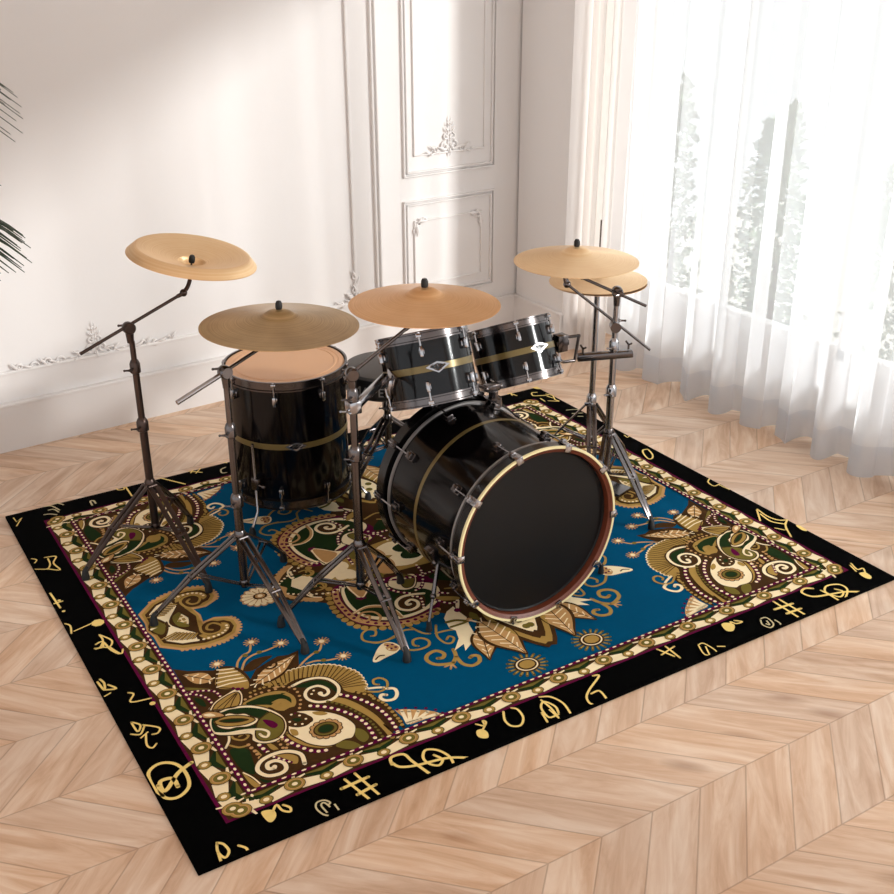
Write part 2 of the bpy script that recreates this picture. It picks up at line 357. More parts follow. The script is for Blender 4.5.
QUAD=[["P",1,"D",0,[-1042,-238,-1008,-271,-942,-309,-907,-307,-869,-342,-862,-409,-829,-371,-748,-345,-717,-356,-680,-350,-716,-434,-663,-447,-612,-483,-578,-540,-579,-598,-591,-636,-584,-685,-585,-702,-572,-764,-574,-822,-640,-855,-1048,-855,-1048,-560]],
["P",2,"G",1,[-832,-455,-786,-437,-724,-437,-665,-452,-615,-488,-581,-546,-584,-603,-595,-637,-621,-640,-649,-608,-647,-570,-663,-522,-689,-502,-745,-482,-810,-492]],
["D",2,"C",9,[-832,-455,-817,-448,-800,-441,-781,-436,-766,-435,-750,-435,-734,-436,-719,-438,-704,-440,-689,-444,-674,-448,-660,-454,-647,-462,-634,-470,-622,-480,-611,-492,-601,-506,-592,-521,-584,-536,-580,-551,-579,-566,-580,-581,-583,-599,-586,-614,-592,-629]],
["D",3,"G",8,[-832,-458,-817,-451,-800,-444,-781,-439,-767,-438,-751,-438,-735,-439,-720,-441,-706,-443,-691,-447,-676,-451,-662,-457,-649,-465,-637,-473,-625,-483,-614,-495,-604,-508,-595,-523,-587,-538,-583,-553,-582,-568,-583,-582,-586,-600,-589,-615,-595,-630]],
["S",4,"D",3,0,[-817,-448,-816,-489]],
["S",4,"D",3,0,[-800,-441,-806,-487]],
["S",4,"D",3,0,[-781,-436,-792,-484]],
["S",4,"D",3,0,[-766,-435,-781,-483]],
["S",4,"D",3,0,[-750,-435,-770,-484]],
["S",4,"D",3,0,[-734,-436,-755,-486]],
["S",4,"D",3,0,[-719,-438,-743,-488]],
["S",4,"D",3,0,[-704,-440,-732,-490]],
["S",4,"D",3,0,[-689,-444,-718,-494]],
["S",4,"D",3,0,[-674,-448,-707,-497]],
["S",4,"D",3,0,[-660,-454,-698,-502]],
["S",4,"D",3,0,[-647,-462,-685,-509]],
["S",4,"D",3,0,[-634,-470,-677,-515]],
["S",4,"D",3,0,[-622,-480,-667,-524]],
["S",4,"D",3,0,[-611,-492,-662,-532]],
["S",4,"D",3,0,[-601,-506,-659,-541]],
["S",4,"D",3,0,[-592,-521,-657,-553]],
["S",4,"D",3,0,[-584,-536,-656,-561]],
["S",4,"D",3,0,[-580,-551,-654,-567]],
["S",4,"D",3,0,[-579,-566,-653,-573]],
["S",4,"D",3,0,[-580,-581,-653,-578]],
["S",4,"D",3,0,[-583,-599,-652,-583]],
["S",4,"D",3,0,[-586,-614,-653,-591]],
["P",5,"D",1,[-780,-510,-730,-496,-686,-504,-656,-534,-650,-576,-667,-618,-707,-645,-745,-628,-771,-583,-778,-534]],
["P",6,"E",1,[-765,-516,-717,-515,-682,-532,-667,-574,-674,-606,-683,-571,-703,-540,-736,-538]],
["S",7,"C",10,1,[-772,-508,-733,-502,-693,-511,-666,-537,-658,-579,-675,-613,-706,-627,-740,-617,-759,-590,-756,-563,-736,-545,-707,-548,-692,-573,-696,-593,-712,-599,-720,-585]],
["D",7,"C",8,[-717,-583]],
["D",7,"C",4,[-740,-573,-728,-561]],
["P",5,"G",1,[-950,-522,-931,-505,-877,-495,-825,-501,-788,-524,-801,-509,-786,-552,-795,-590,-824,-607,-855,-592,-868,-566,-885,-562]],
["S",5.5,"D",4,1,[-950,-522,-931,-505,-877,-495,-825,-501,-788,-524,-801,-509,-786,-552,-795,-590,-824,-607,-855,-592,-868,-566,-885,-562,-950,-522]],
["P",6,"E",1,[-922,-514,-862,-508,-804,-529,-815,-522,-800,-554,-807,-579,-810,-566,-823,-550,-842,-546,-860,-557,-871,-549]],
["S",7,"G",7,1,[-852,-549,-831,-547,-817,-558,-817,-573,-829,-581,-842,-579,-847,-571,-843,-564,-837,-563,-834,-566]],
["D",7,"T",5,[-914,-494,-896,-490,-879,-488,-861,-489,-839,-492,-820,-496,-819,-488,-811,-488,-795,-497,-782,-509,-772,-525,-771,-542,-774,-562,-779,-581,-788,-599,-797,-613]],
["P",4,"D",1,[-957,-365,-981,-365,-1001,-360,-1014,-351,-1022,-336,-1026,-318,-1028,-298,-1032,-280,-1013,-285,-994,-290,-976,-296,-963,-306,-955,-320,-953,-340]],
["P",5,"T",1,[-958,-362,-980,-361,-998,-356,-1010,-347,-1018,-333,-1023,-316,-1026,-299,-1030,-282,-1013,-287,-996,-293,-980,-299,-967,-309,-959,-322,-957,-341]],
["S",5.5,"D",4,1,[-958,-362,-980,-361,-998,-356,-1010,-347,-1018,-333,-1023,-316,-1026,-299,-1030,-282,-1013,-287,-996,-293,-980,-299,-967,-309,-959,-322,-957,-341,-958,-362]],
["S",6,"C",5,0,[-973,-369,-969,-350,-950,-348]],
["S",6,"C",5,0,[-998,-354,-987,-329,-962,-322]],
["S",6,"C",5,0,[-1011,-329,-1006,-309,-985,-306]],
["S",6,"C",5,0,[-1019,-299,-1024,-288,-1013,-294]],
["S",7,"D",3,0,[-960,-360,-1028,-284]],
["P",5,"D",1,[-971,-398,-931,-315,-900,-311,-870,-345,-864,-412,-886,-467,-919,-446]],
["P",6,"G",1,[-964,-395,-930,-324,-903,-321,-878,-353,-870,-412,-886,-451,-915,-434]],
["S",6.5,"D",4,1,[-964,-395,-930,-324,-903,-321,-878,-353,-870,-412,-886,-451,-915,-434,-964,-395]],
["S",7,"C",6,0,[-962,-396,-922,-399,-876,-412]],
["S",7,"C",6,0,[-955,-376,-920,-381,-879,-393]],
["S",7,"C",6,0,[-947,-356,-918,-362,-881,-373]],
["S",7,"C",6,0,[-939,-335,-917,-343,-883,-354]],
["S",7,"C",6,0,[-931,-316,-915,-326,-886,-335]],
["P",5,"D",1,[-870,-447,-852,-417,-831,-394,-807,-379,-779,-370,-749,-368,-719,-366,-689,-365,-710,-386,-731,-408,-753,-429,-777,-444,-804,-453,-835,-453]],
["P",6,"T",1,[-865,-445,-847,-418,-827,-397,-804,-384,-778,-375,-750,-372,-721,-369,-693,-366,-714,-386,-734,-406,-755,-425,-779,-439,-805,-447,-834,-449]],
["S",6.5,"D",4,1,[-865,-445,-847,-418,-827,-397,-804,-384,-778,-375,-750,-372,-721,-369,-693,-366,-714,-386,-734,-406,-755,-425,-779,-439,-805,-447,-834,-449,-865,-445]],
["S",7,"C",5,0,[-876,-440,-854,-440,-869,-456]],
["S",7,"C",5,0,[-858,-421,-832,-430,-843,-455]],
["S",7,"C",5,0,[-838,-406,-810,-420,-818,-450]],
["S",7,"C",5,0,[-817,-395,-788,-410,-796,-441]],
["S",7,"C",5,0,[-794,-387,-766,-400,-775,-428]],
["S",7,"C",5,0,[-769,-383,-744,-390,-756,-413]],
["S",7,"C",5,0,[-744,-380,-722,-380,-737,-396]],
["S",7,"C",5,0,[-719,-376,-701,-370,-718,-380]],
["S",8,"D",3,0,[-860,-442,-698,-369]],
["S",9,"D",7,1,[-775,-361,-766,-376,-772,-391,-787,-396,-800,-391,-803,-381,-798,-373,-789,-372,-783,-376,-784,-380,-787,-382]],
["S",5,"M",11,1,[-1048,-373,-1005,-388,-976,-410,-969,-445]],
["D",6,"C",4,[-1048,-373,-1032,-378,-1016,-383,-1002,-390,-988,-398,-976,-410,-971,-425,-970,-441]],
["S",5,"M",11,1,[-1040,-385,-1016,-408,-1003,-438,-1002,-468]],
["D",6,"C",4,[-1040,-385,-1026,-397,-1016,-408,-1008,-423,-1003,-438,-1002,-455]],
["P",5,"E",1,[-1037,-409,-1019,-428,-1021,-463,-1035,-447]],
["P",6,"C",1,[-1022,-487,-994,-458,-951,-441,-915,-434,-912,-473,-941,-520,-985,-507]],
["S",6.5,"D",4,1,[-1022,-487,-994,-458,-951,-441,-915,-434,-912,-473,-941,-520,-985,-507,-1022,-487]],
["P",7,"G",1,[-1013,-490,-992,-467,-950,-449,-921,-449,-921,-475,-944,-511,-983,-502]],
["S",7.5,"D",4,1,[-1013,-490,-992,-467,-950,-449,-921,-449,-921,-475,-944,-511,-983,-502,-1013,-490]],
["S",8,"D",3,1,[-999,-491,-962,-471,-926,-453]],
["S",8,"D",3,1,[-982,-499,-954,-476,-924,-454]],
["S",8,"D",3,1,[-965,-507,-946,-481,-922,-455]],
["D",9,"M",8,[-914,-438]],
["D",9,"M",5,[-924,-426,-901,-442]],
["P",7,"C",1,[-1023,-512,-988,-505,-964,-505,-911,-527,-870,-575,-852,-629,-866,-679,-905,-711,-945,-703,-967,-675,-961,-646,-1010,-622,-1046,-593,-1042,-541]],
["S",7.5,"D",4,1,[-1023,-512,-988,-505,-964,-505,-911,-527,-870,-575,-852,-629,-866,-679,-905,-711,-945,-703,-967,-675,-961,-646,-1010,-622,-1046,-593,-1042,-541,-1023,-512]],
["P",8,"E",1,[-1016,-516,-988,-514,-964,-515,-916,-537,-877,-582,-908,-597,-936,-635,-1006,-610,-1040,-587,-1036,-545]],
["P",8,"O",1,[-876,-584,-859,-631,-872,-675,-904,-700,-941,-693,-953,-665,-927,-613,-903,-594]],
["S",8.5,"D",4,1,[-876,-584,-859,-631,-872,-675,-904,-700,-941,-693,-953,-665,-927,-613,-903,-594,-876,-584]],
["P",9,"M",1,[-908,-607,-887,-624,-880,-649,-894,-658,-905,-641]],
["P",9,"C",1,[-1002,-531,-978,-529,-960,-545,-939,-555,-928,-578,-916,-596,-930,-611,-955,-613,-982,-600,-1004,-596,-1024,-576,-1026,-551]],
["S",9.5,"D",4,1,[-1002,-531,-978,-529,-960,-545,-939,-555,-928,-578,-916,-596,-930,-611,-955,-613,-982,-600,-1004,-596,-1024,-576,-1026,-551,-1002,-531]],
["P",10,"G",1,[-1026,-541,-985,-539,-943,-565,-925,-595,-958,-601,-1003,-583,-1025,-559]],
["S",10.5,"D",4,1,[-1026,-541,-985,-539,-943,-565,-925,-595,-958,-601,-1003,-583,-1025,-559,-1026,-541]],
["P",11,"D",1,[-1016,-547,-990,-550,-954,-570,-940,-587,-967,-584,-1000,-567]],
["P",12,"E",1,[-1010,-551,-988,-556,-955,-575,-951,-583,-972,-577,-999,-563]],
["S",9,"C",8,1,[-1047,-587,-1017,-608,-967,-623,-928,-643,-915,-665,-926,-681,-936,-673,-939,-660]],
["P",12,"T",1,[-1052,-493,-1027,-491,-1002,-510,-992,-535,-1017,-529,-1044,-516]],
["S",12.5,"D",4,1,[-1052,-493,-1027,-491,-1002,-510,-992,-535,-1017,-529,-1044,-516,-1052,-493]],
["P",13,"C",1,[-1042,-499,-1023,-503,-1014,-520,-1032,-514]],
["P",5,"D",1,[-837,-599,-767,-611,-728,-636,-698,-671,-672,-720,-662,-779,-666,-837,-680,-874,-691,-857,-908,-834,-902,-736,-892,-676]],
["P",6,"D",1,[-836,-611,-773,-625,-734,-649,-705,-685,-682,-732,-674,-785,-678,-836,-692,-843,-792,-826,-866,-787,-888,-731,-874,-673]],
["P",7,"C",1,[-817,-620,-776,-639,-740,-669,-718,-695,-702,-729,-698,-770,-725,-807,-749,-805,-784,-809,-811,-799,-839,-772,-855,-739,-868,-704,-861,-675,-846,-664,-798,-687,-788,-665]],
["S",7.5,"D",4,1,[-817,-620,-776,-639,-740,-669,-718,-695,-702,-729,-698,-770,-725,-807,-749,-805,-784,-809,-811,-799,-839,-772,-855,-739,-868,-704,-861,-675,-846,-664,-798,-687,-788,-665,-817,-620]],
["P",8,"O",1,[-703,-780,-687,-797,-688,-830,-711,-842,-719,-811]],
["P",8,"O",1,[-783,-816,-758,-806,-734,-824,-725,-853,-755,-849]],
["P",8,"G",1,[-773,-650,-749,-662,-741,-680,-760,-676,-774,-661]],
["P",8,"G",1,[-860,-686,-845,-698,-850,-719,-864,-713]],
["D",8,"D",12,[-736,-737,-740,-722,-752,-710,-769,-705,-787,-707,-802,-715,-810,-729,-810,-744,-802,-758,-787,-766,-769,-768,-752,-763,-740,-751]],
["D",9,"T",9,[-736,-737,-740,-722,-752,-710,-769,-705,-787,-707,-802,-715,-810,-729,-810,-744,-802,-758,-787,-766,-769,-768,-752,-763,-740,-751]],
["P",10,"D",1,[-737,-737,-741,-724,-751,-713,-766,-707,-782,-707,-797,-713,-807,-724,-811,-737,-807,-750,-797,-761,-782,-767,-766,-767,-751,-761,-741,-750]],
["P",11,"O",1,[-740,-737,-743,-725,-753,-715,-766,-710,-782,-710,-795,-715,-805,-725,-808,-737,-805,-749,-795,-759,-782,-764,-766,-764,-753,-759,-743,-749]],
["S",11.5,"D",4,1,[-740,-737,-743,-725,-753,-715,-766,-710,-782,-710,-795,-715,-805,-725,-808,-737,-805,-749,-795,-759,-782,-764,-766,-764,-753,-759,-743,-749,-740,-737]],
["P",12,"D",1,[-750,-737,-752,-729,-759,-722,-769,-718,-779,-718,-789,-722,-796,-729,-798,-737,-796,-745,-789,-752,-779,-756,-769,-756,-759,-752,-752,-745]],
["P",13,"E",1,[-753,-737,-755,-730,-761,-724,-769,-721,-779,-721,-787,-724,-793,-730,-795,-737,-793,-744,-787,-750,-779,-753,-769,-753,-761,-750,-755,-744]],
["P",8,"D",1,[-840,-625,-816,-626,-793,-648,-791,-681,-815,-695,-843,-686,-858,-663]],
["D",10,"C",4,[-830,-629,-812,-645,-803,-668,-821,-683,-838,-674,-847,-656]],
["P",9,"E",1,[-837,-649,-820,-652,-815,-666,-830,-667]],
["D",9,"M",3,[-818,-629]],
["S",7,"M",14,1,[-767,-621,-736,-645,-709,-676,-682,-724,-670,-767,-671,-804,-677,-850]],
["D",8,"C",6,[-767,-621,-750,-633,-734,-647,-720,-662,-707,-679,-695,-699,-686,-716,-678,-735,-672,-757,-669,-776,-670,-797,-673,-820,-676,-842]],
["P",5,"G",1,[-696,-615,-666,-641,-641,-693,-624,-761,-623,-831,-628,-803,-624,-866,-642,-868,-642,-832,-646,-768,-665,-707,-693,-661,-714,-633]],
["S",5.5,"D",4,1,[-696,-615,-666,-641,-641,-693,-624,-761,-623,-831,-628,-803,-624,-866,-642,-868,-642,-832,-646,-768,-665,-707,-693,-661,-714,-633,-696,-615]],
["S",7,"D",10,1,[-716,-629,-683,-674,-660,-738,-653,-798,-656,-850]],
["D",8,"O",5,[-716,-629,-707,-640,-698,-652,-688,-665,-681,-679,-674,-694,-668,-711,-663,-727,-659,-743,-656,-759,-654,-774,-653,-789,-653,-803,-653,-818,-654,-832,-656,-848]],
["S",7,"M",14,1,[-670,-620,-639,-658,-614,-710,-603,-760,-603,-804,-610,-855]],
["D",8,"C",6,[-670,-620,-656,-636,-641,-654,-630,-674,-621,-692,-614,-710,-608,-731,-604,-752,-602,-771,-602,-793,-604,-813,-606,-832,-610,-853]],
["S",5,"D",10,1,[-632,-626,-594,-672,-599,-678,-581,-726,-581,-797,-586,-843]],
["D",6,"G",6,[-632,-626,-621,-639,-609,-653,-598,-666,-596,-675,-596,-687,-588,-702,-583,-716,-580,-731,-579,-749,-580,-768,-581,-786,-581,-802,-582,-816,-585,-832]],
["S",7,"M",14,1,[-892,-703,-882,-735,-863,-773,-842,-803,-812,-818]],
["D",8,"C",6,[-892,-703,-886,-723,-879,-741,-870,-761,-860,-779,-848,-797,-832,-810,-813,-817]],
["S",7,"M",14,1,[-958,-701,-951,-738,-940,-767,-916,-810,-896,-829]],
["D",8,"C",6,[-958,-701,-955,-721,-950,-741,-944,-759,-935,-777,-924,-797,-912,-815,-897,-828]],
["P",6,"G",1,[-938,-700,-924,-722,-921,-750,-937,-734]],
["S",7,"D",8,1,[-983,-685,-978,-721,-977,-753]],
["D",8,"T",6,[-983,-685,-981,-701,-978,-718,-977,-733,-977,-750]],
["S",6,"G",13,1,[-872,-695,-867,-728,-850,-762,-823,-790,-794,-805]],
["S",6,"D",9,1,[-908,-713,-906,-753,-889,-732,-908,-686]],
["D",7,"T",5,[-908,-713,-908,-730,-908,-746,-900,-751,-891,-740,-890,-725,-895,-712,-902,-699,-908,-686]],
["S",5,"G",10,1,[-976,-716,-971,-757,-979,-758]],
["S",6,"M",9,1,[-1049,-645,-1049,-676,-1052,-732]],
["D",7,"C",4,[-1049,-645,-1049,-660,-1049,-676,-1050,-695,-1051,-711,-1052,-726]],
["S",4,"O",12,1,[-1062,-342,-1028,-363,-984,-398]],
["S",5,"D",8,1,[-889,-472,-845,-470,-786,-491,-802,-474]],
["D",6,"G",5,[-889,-472,-875,-470,-858,-469,-845,-470,-830,-475,-812,-481,-796,-488,-785,-489,-795,-480]],
["P",8,"D",1,[-1002,-776,-964,-742,-912,-749,-877,-784,-880,-833,-948,-864,-998,-839,-1011,-806]],
["P",9,"G",1,[-945,-761,-908,-774,-888,-800,-900,-826,-918,-815,-928,-784]],
["S",9.5,"D",4,1,[-945,-761,-908,-774,-888,-800,-900,-826,-918,-815,-928,-784,-945,-761]],
["S",10,"C",12,1,[-885,-836,-878,-796,-904,-766,-943,-757,-982,-766,-1002,-794,-989,-826,-959,-837,-936,-829,-931,-804,-946,-784,-969,-784,-975,-803,-960,-809]],
["D",10,"C",7,[-958,-804]],
["S",10,"M",9,1,[-944,-768,-927,-791,-913,-812]],
["D",11,"C",4,[-944,-768,-935,-780,-926,-793,-917,-807]],
["P",4,"E",1,[-1034,-676,-992,-696,-995,-742,-1012,-800,-1028,-784,-1038,-753]],
["P",5,"E",1,[-1006,-822,-950,-851,-911,-850,-922,-856,-962,-861,-1002,-848]],
["S",5,"G",7,1,[-1027,-658,-1008,-680,-983,-685]],
["S",5,"G",7,1,[-1005,-612,-1007,-638,-987,-657,-968,-649,-974,-635,-991,-638]],
["S",5,"C",7,1,[-1013,-618,-1022,-641,-1040,-663]],
["P",6,"G",1,[-1039,-780,-1030,-807,-1018,-850,-1033,-850,-1040,-813]],
["S",7,"C",4,1,[-1038,-780,-1024,-810,-1016,-845]],
["P",2,"T",0,[-570,-762,-546,-773,-521,-791,-496,-809,-474,-832,-464,-853,-517,-844,-564,-842,-565,-807]],
["S",3,"C",11,0,[-555,-778,-567,-833]],
["S",3,"C",11,0,[-537,-788,-559,-834]],
["S",3,"C",11,0,[-515,-803,-549,-835]],
["S",3,"C",11,0,[-494,-820,-539,-835]],
["S",3,"C",11,0,[-476,-842,-528,-836]],
["D",3,"M",5,[-563,-765,-539,-772,-514,-786,-490,-803,-470,-824,-461,-847]],
["S",4,"G",8,1,[-599,-645,-566,-666,-537,-658,-524,-631,-535,-609,-555,-608,-562,-626,-552,-636]],
["S",5,"C",9,1,[-593,-634,-564,-646,-547,-655]],
["S",5,"C",11,1,[-541,-666,-523,-677,-527,-701,-546,-719,-570,-713,-578,-695,-568,-683,-557,-691]],
["S",2,"T",7,1,[-880,-347,-863,-310,-837,-285,-811,-276,-794,-245]],
["S",2,"T",7,1,[-868,-355,-841,-315,-808,-299,-763,-298,-724,-293]],
["D",3,"O",9,[-830,-289,-786,-296]],
["S",3,"T",4,0,[-777,-233,-761,-233]],
["S",3,"T",4,0,[-779,-229,-764,-221]],
["S",3,"T",4,0,[-782,-226,-774,-213]],
["S",3,"T",4,0,[-787,-225,-787,-210]],
["S",3,"T",4,0,[-791,-226,-800,-213]],
["S",3,"T",4,0,[-794,-229,-809,-221]],
["S",3,"T",4,0,[-796,-233,-813,-233]],
["S",3,"T",4,0,[-794,-236,-809,-244]],
["S",3,"T",4,0,[-791,-239,-800,-252]],
["S",3,"T",4,0,[-787,-240,-787,-255]],
["S",3,"T",4,0,[-782,-239,-774,-252]],
["S",3,"T",4,0,[-779,-236,-764,-244]],
["D",4,"T",13,[-787,-233]],
["D",5,"C",9,[-787,-233]],
["S",3,"T",4,0,[-701,-288,-685,-288]],
["S",3,"T",4,0,[-703,-284,-688,-276]],
["S",3,"T",4,0,[-706,-281,-698,-268]],
["S",3,"T",4,0,[-711,-280,-711,-265]],
["S",3,"T",4,0,[-715,-281,-724,-268]],
["S",3,"T",4,0,[-718,-284,-733,-276]],
["S",3,"T",4,0,[-720,-288,-737,-288]],
["S",3,"T",4,0,[-718,-291,-733,-299]],
["S",3,"T",4,0,[-715,-294,-724,-307]],
["S",3,"T",4,0,[-711,-295,-711,-310]],
["S",3,"T",4,0,[-706,-294,-698,-307]],
["S",3,"T",4,0,[-703,-291,-688,-299]],
["D",4,"T",13,[-711,-288]],
["D",5,"C",9,[-711,-288]],
["S",3,"T",4,0,[-911,-286,-896,-286]],
["S",3,"T",4,0,[-912,-282,-899,-275]],
["S",3,"T",4,0,[-915,-279,-908,-268]],
["S",3,"T",4,0,[-920,-278,-920,-265]],
["S",3,"T",4,0,[-924,-279,-932,-268]],
["S",3,"T",4,0,[-927,-282,-940,-275]],
["S",3,"T",4,0,[-928,-286,-944,-286]],
["S",3,"T",4,0,[-927,-289,-940,-296]],
["S",3,"T",4,0,[-924,-292,-932,-303]],
["S",3,"T",4,0,[-920,-293,-920,-306]],
["S",3,"T",4,0,[-915,-292,-908,-303]],
["S",3,"T",4,0,[-912,-289,-899,-296]],
["D",4,"T",13,[-920,-286]],
["D",5,"C",9,[-920,-286]],
["S",2,"T",7,1,[-712,-428,-678,-405,-644,-389,-624,-385,-603,-356]],
["S",2,"T",7,1,[-689,-427,-659,-429,-629,-444,-597,-452]],
["D",3,"O",9,[-637,-389,-636,-439]],
["S",3,"T",4,0,[-588,-346,-572,-346]],
["S",3,"T",4,0,[-590,-342,-575,-334]],
["S",3,"T",4,0,[-593,-339,-585,-326]],
["S",3,"T",4,0,[-598,-338,-598,-323]],
["S",3,"T",4,0,[-602,-339,-611,-326]],
["S",3,"T",4,0,[-605,-342,-620,-334]],
["S",3,"T",4,0,[-607,-346,-624,-346]],
["S",3,"T",4,0,[-605,-349,-620,-357]],
["S",3,"T",4,0,[-602,-352,-611,-365]],
["S",3,"T",4,0,[-598,-353,-598,-368]],
["S",3,"T",4,0,[-593,-352,-585,-365]],
["S",3,"T",4,0,[-590,-349,-575,-357]],
["D",4,"T",13,[-598,-346]],
["D",5,"C",9,[-598,-346]],
["S",3,"T",4,0,[-566,-452,-550,-452]],
["S",3,"T",4,0,[-568,-448,-553,-440]],
["S",3,"T",4,0,[-571,-445,-563,-432]],
["S",3,"T",4,0,[-576,-444,-576,-429]],
["S",3,"T",4,0,[-580,-445,-589,-432]],
["S",3,"T",4,0,[-583,-448,-598,-440]],
["S",3,"T",4,0,[-585,-452,-602,-452]],
["S",3,"T",4,0,[-583,-455,-598,-463]],
["S",3,"T",4,0,[-580,-458,-589,-471]],
["S",3,"T",4,0,[-576,-459,-576,-474]],
["S",3,"T",4,0,[-571,-458,-563,-471]],
["S",3,"T",4,0,[-568,-455,-553,-463]],
["D",4,"T",13,[-576,-452]],
["D",5,"C",9,[-576,-452]],
["P",1,"D",1,[-866,-356,-817,-322,-760,-333,-795,-352,-839,-373]],
["P",2,"T",0,[-1045,0,-1037,-45,-1039,-109,-984,-160,-912,-186,-850,-185,-803,-166,-778,-125,-777,-81,-794,-56,-834,-36,-874,-43,-866,0]],
["D",2,"T",6,[-984,-160,-971,-165,-952,-173,-938,-178,-924,-183,-906,-187,-890,-188,-874,-188,-859,-187,-845,-184,-828,-179,-813,-173,-800,-163,-790,-151,-782,-136,-777,-121,-775,-106,-775,-91,-779,-75,-787,-64]],
["P",3,"G",0,[-1042,0,-1031,-39,-1031,-101,-980,-149,-910,-173,-850,-172,-809,-155,-788,-119,-787,-86,-802,-65,-838,-47,-879,-56,-874,0]],
["P",4,"D",0,[-1040,0,-1024,-33,-1021,-94,-975,-136,-910,-160,-855,-159,-816,-145,-798,-118,-799,-89,-815,-70,-848,-60,-887,-78,-898,-65,-882,0]],
["P",5,"G",1,[-899,-152,-857,-150,-826,-137,-808,-112,-812,-88,-839,-76,-862,-82,-884,-111,-915,-111]],
["S",5.5,"D",4,1,[-899,-152,-857,-150,-826,-137,-808,-112,-812,-88,-839,-76,-862,-82,-884,-111,-915,-111,-899,-152]],
["D",6,"C",5,[-924,-136,-907,-140,-892,-142,-875,-143,-859,-142,-844,-138,-832,-130,-821,-119,-818,-105]],
["P",6,"D",1,[-899,-96,-881,-61,-851,-53,-829,-77,-835,-115,-861,-135,-890,-127]],
["S",7,"G",9,1,[-883,-38,-899,-96,-881,-125,-847,-125,-832,-99,-848,-72,-869,-73,-879,-93,-866,-106]],
["P",5,"C",0,[-1035,0,-1014,-29,-1009,-88,-972,-126,-926,-140,-917,-90,-952,-42,-970,-4,-930,0]],
["S",6,"G",7,0,[-1019,-72,-968,-58]],
["S",6,"G",7,0,[-1006,-82,-959,-64]],
["S",6,"G",7,0,[-993,-92,-950,-71]],
["S",6,"G",7,0,[-980,-100,-941,-78]],
["S",6,"G",7,0,[-966,-107,-932,-84]],
["S",6,"G",7,0,[-952,-114,-923,-91]],
["S",6,"G",7,0,[-937,-119,-914,-98]],
["S",7,"D",3,0,[-1014,-80,-963,-63]],
["S",7,"D",3,0,[-1001,-89,-955,-69]],
["S",7,"D",3,0,[-988,-98,-946,-76]],
["S",7,"D",3,0,[-974,-106,-937,-83]],
["S",7,"D",3,0,[-960,-112,-928,-89]],
["S",7,"D",3,0,[-946,-118,-919,-96]],
["S",7,"D",3,0,[-931,-122,-910,-103]],
["P",6,"D",1,[-1000,0,-973,18,-983,-28,-1006,-65,-1020,-46,-1035,-10]],
["P",7,"O",1,[-1010,0,-984,9,-997,-35,-1014,-45,-1030,-10]],
["P",6,"D",1,[-970,-4,-951,37,-917,57,-896,13,-920,-67,-945,-51]],
["P",7,"C",1,[-958,-7,-944,27,-919,38,-905,8,-919,-37,-936,-26]],
["S",7.5,"D",4,1,[-958,-7,-944,27,-919,38,-905,8,-919,-37,-936,-26,-958,-7]],
["P",8,"O",1,[-956,-2,-949,4,-922,-30,-924,-49,-949,-33]],
["D",8,"G",6,[-937,1,-923,-3,-925,20]],
["D",2,"T",13,[-602,0,-607,20,-621,37,-641,48,-664,50,-686,43,-703,29,-713,10,-713,-10,-703,-29,-686,-43,-664,-50,-641,-48,-621,-37,-607,-20]],
["D",3,"C",9,[-604,0,-609,20,-622,36,-641,46,-664,48,-685,42,-702,28,-711,10,-711,-10,-702,-28,-685,-42,-664,-48,-641,-46,-622,-36,-609,-20]],
["P",4,"C",1,[-606,0,-611,20,-626,36,-646,45,-670,45,-690,36,-705,20,-710,0,-705,-20,-690,-36,-670,-45,-646,-45,-626,-36,-611,-20]],
["S",5,"T",3,0,[-636,0,-606,0]],
["S",5,"T",3,0,[-638,8,-611,19]],
["S",5,"T",3,0,[-644,14,-625,34]],
["S",5,"T",3,0,[-653,18,-646,42]],
["S",5,"T",3,0,[-662,18,-669,42]],
["S",5,"T",3,0,[-671,14,-690,34]],
["S",5,"T",3,0,[-677,8,-704,19]],
["S",5,"T",3,0,[-680,0,-710,0]],
["S",5,"T",3,0,[-677,-8,-704,-19]],
["S",5,"T",3,0,[-671,-14,-690,-34]],
["S",5,"T",3,0,[-662,-18,-669,-42]],
["S",5,"T",3,0,[-653,-18,-646,-42]],
["S",5,"T",3,0,[-644,-14,-625,-34]],
["S",5,"T",3,0,[-638,-8,-611,-19]],
["P",6,"D",1,[-634,0,-636,9,-643,16,-653,19,-663,19,-673,16,-680,9,-682,0,-680,-9,-673,-16,-663,-19,-653,-19,-643,-16,-636,-9]],
["P",7,"T",1,[-641,0,-643,6,-647,11,-654,14,-662,14,-669,11,-673,6,-675,0,-673,-6,-669,-11,-662,-14,-654,-14,-647,-11,-643,-6]],
["P",8,"C",1,[-649,0,-650,3,-652,6,-656,8,-660,8,-664,6,-666,3,-667,0,-666,-3,-664,-6,-660,-8,-656,-8,-652,-6,-650,-3]],
["P",1,"D",0,[0,0,-590,0,-517,-11,-645,9,-561,-107,-543,-104,-487,-156,-495,-217,-489,-285,-470,-334,-444,-361,-370,-402,-276,-419,-198,-403,-176,-431,-155,-481,0,-560]],
["D",2,"G",13,[-442,-81,-457,-108,-468,-134,-476,-162,-482,-191,-485,-218,-484,-248,-481,-277,-476,-305,-465,-331,-449,-351,-426,-368,-400,-383,-374,-396,-345,-405,-319,-410,-292,-411,-264,-410,-237,-405,-211,-398]],
["P",2,"M",1,[-433,-87,-463,-159,-473,-242,-457,-311,-427,-350,-362,-388,-288,-401,-195,-383,-144,-314,-108,-219,-160,-138,-281,-111,-372,-77]],
["S",3,"T",22,1,[-428,-101,-450,-156,-456,-231,-451,-288,-419,-335,-375,-370,-308,-394,-248,-393,-195,-383]],
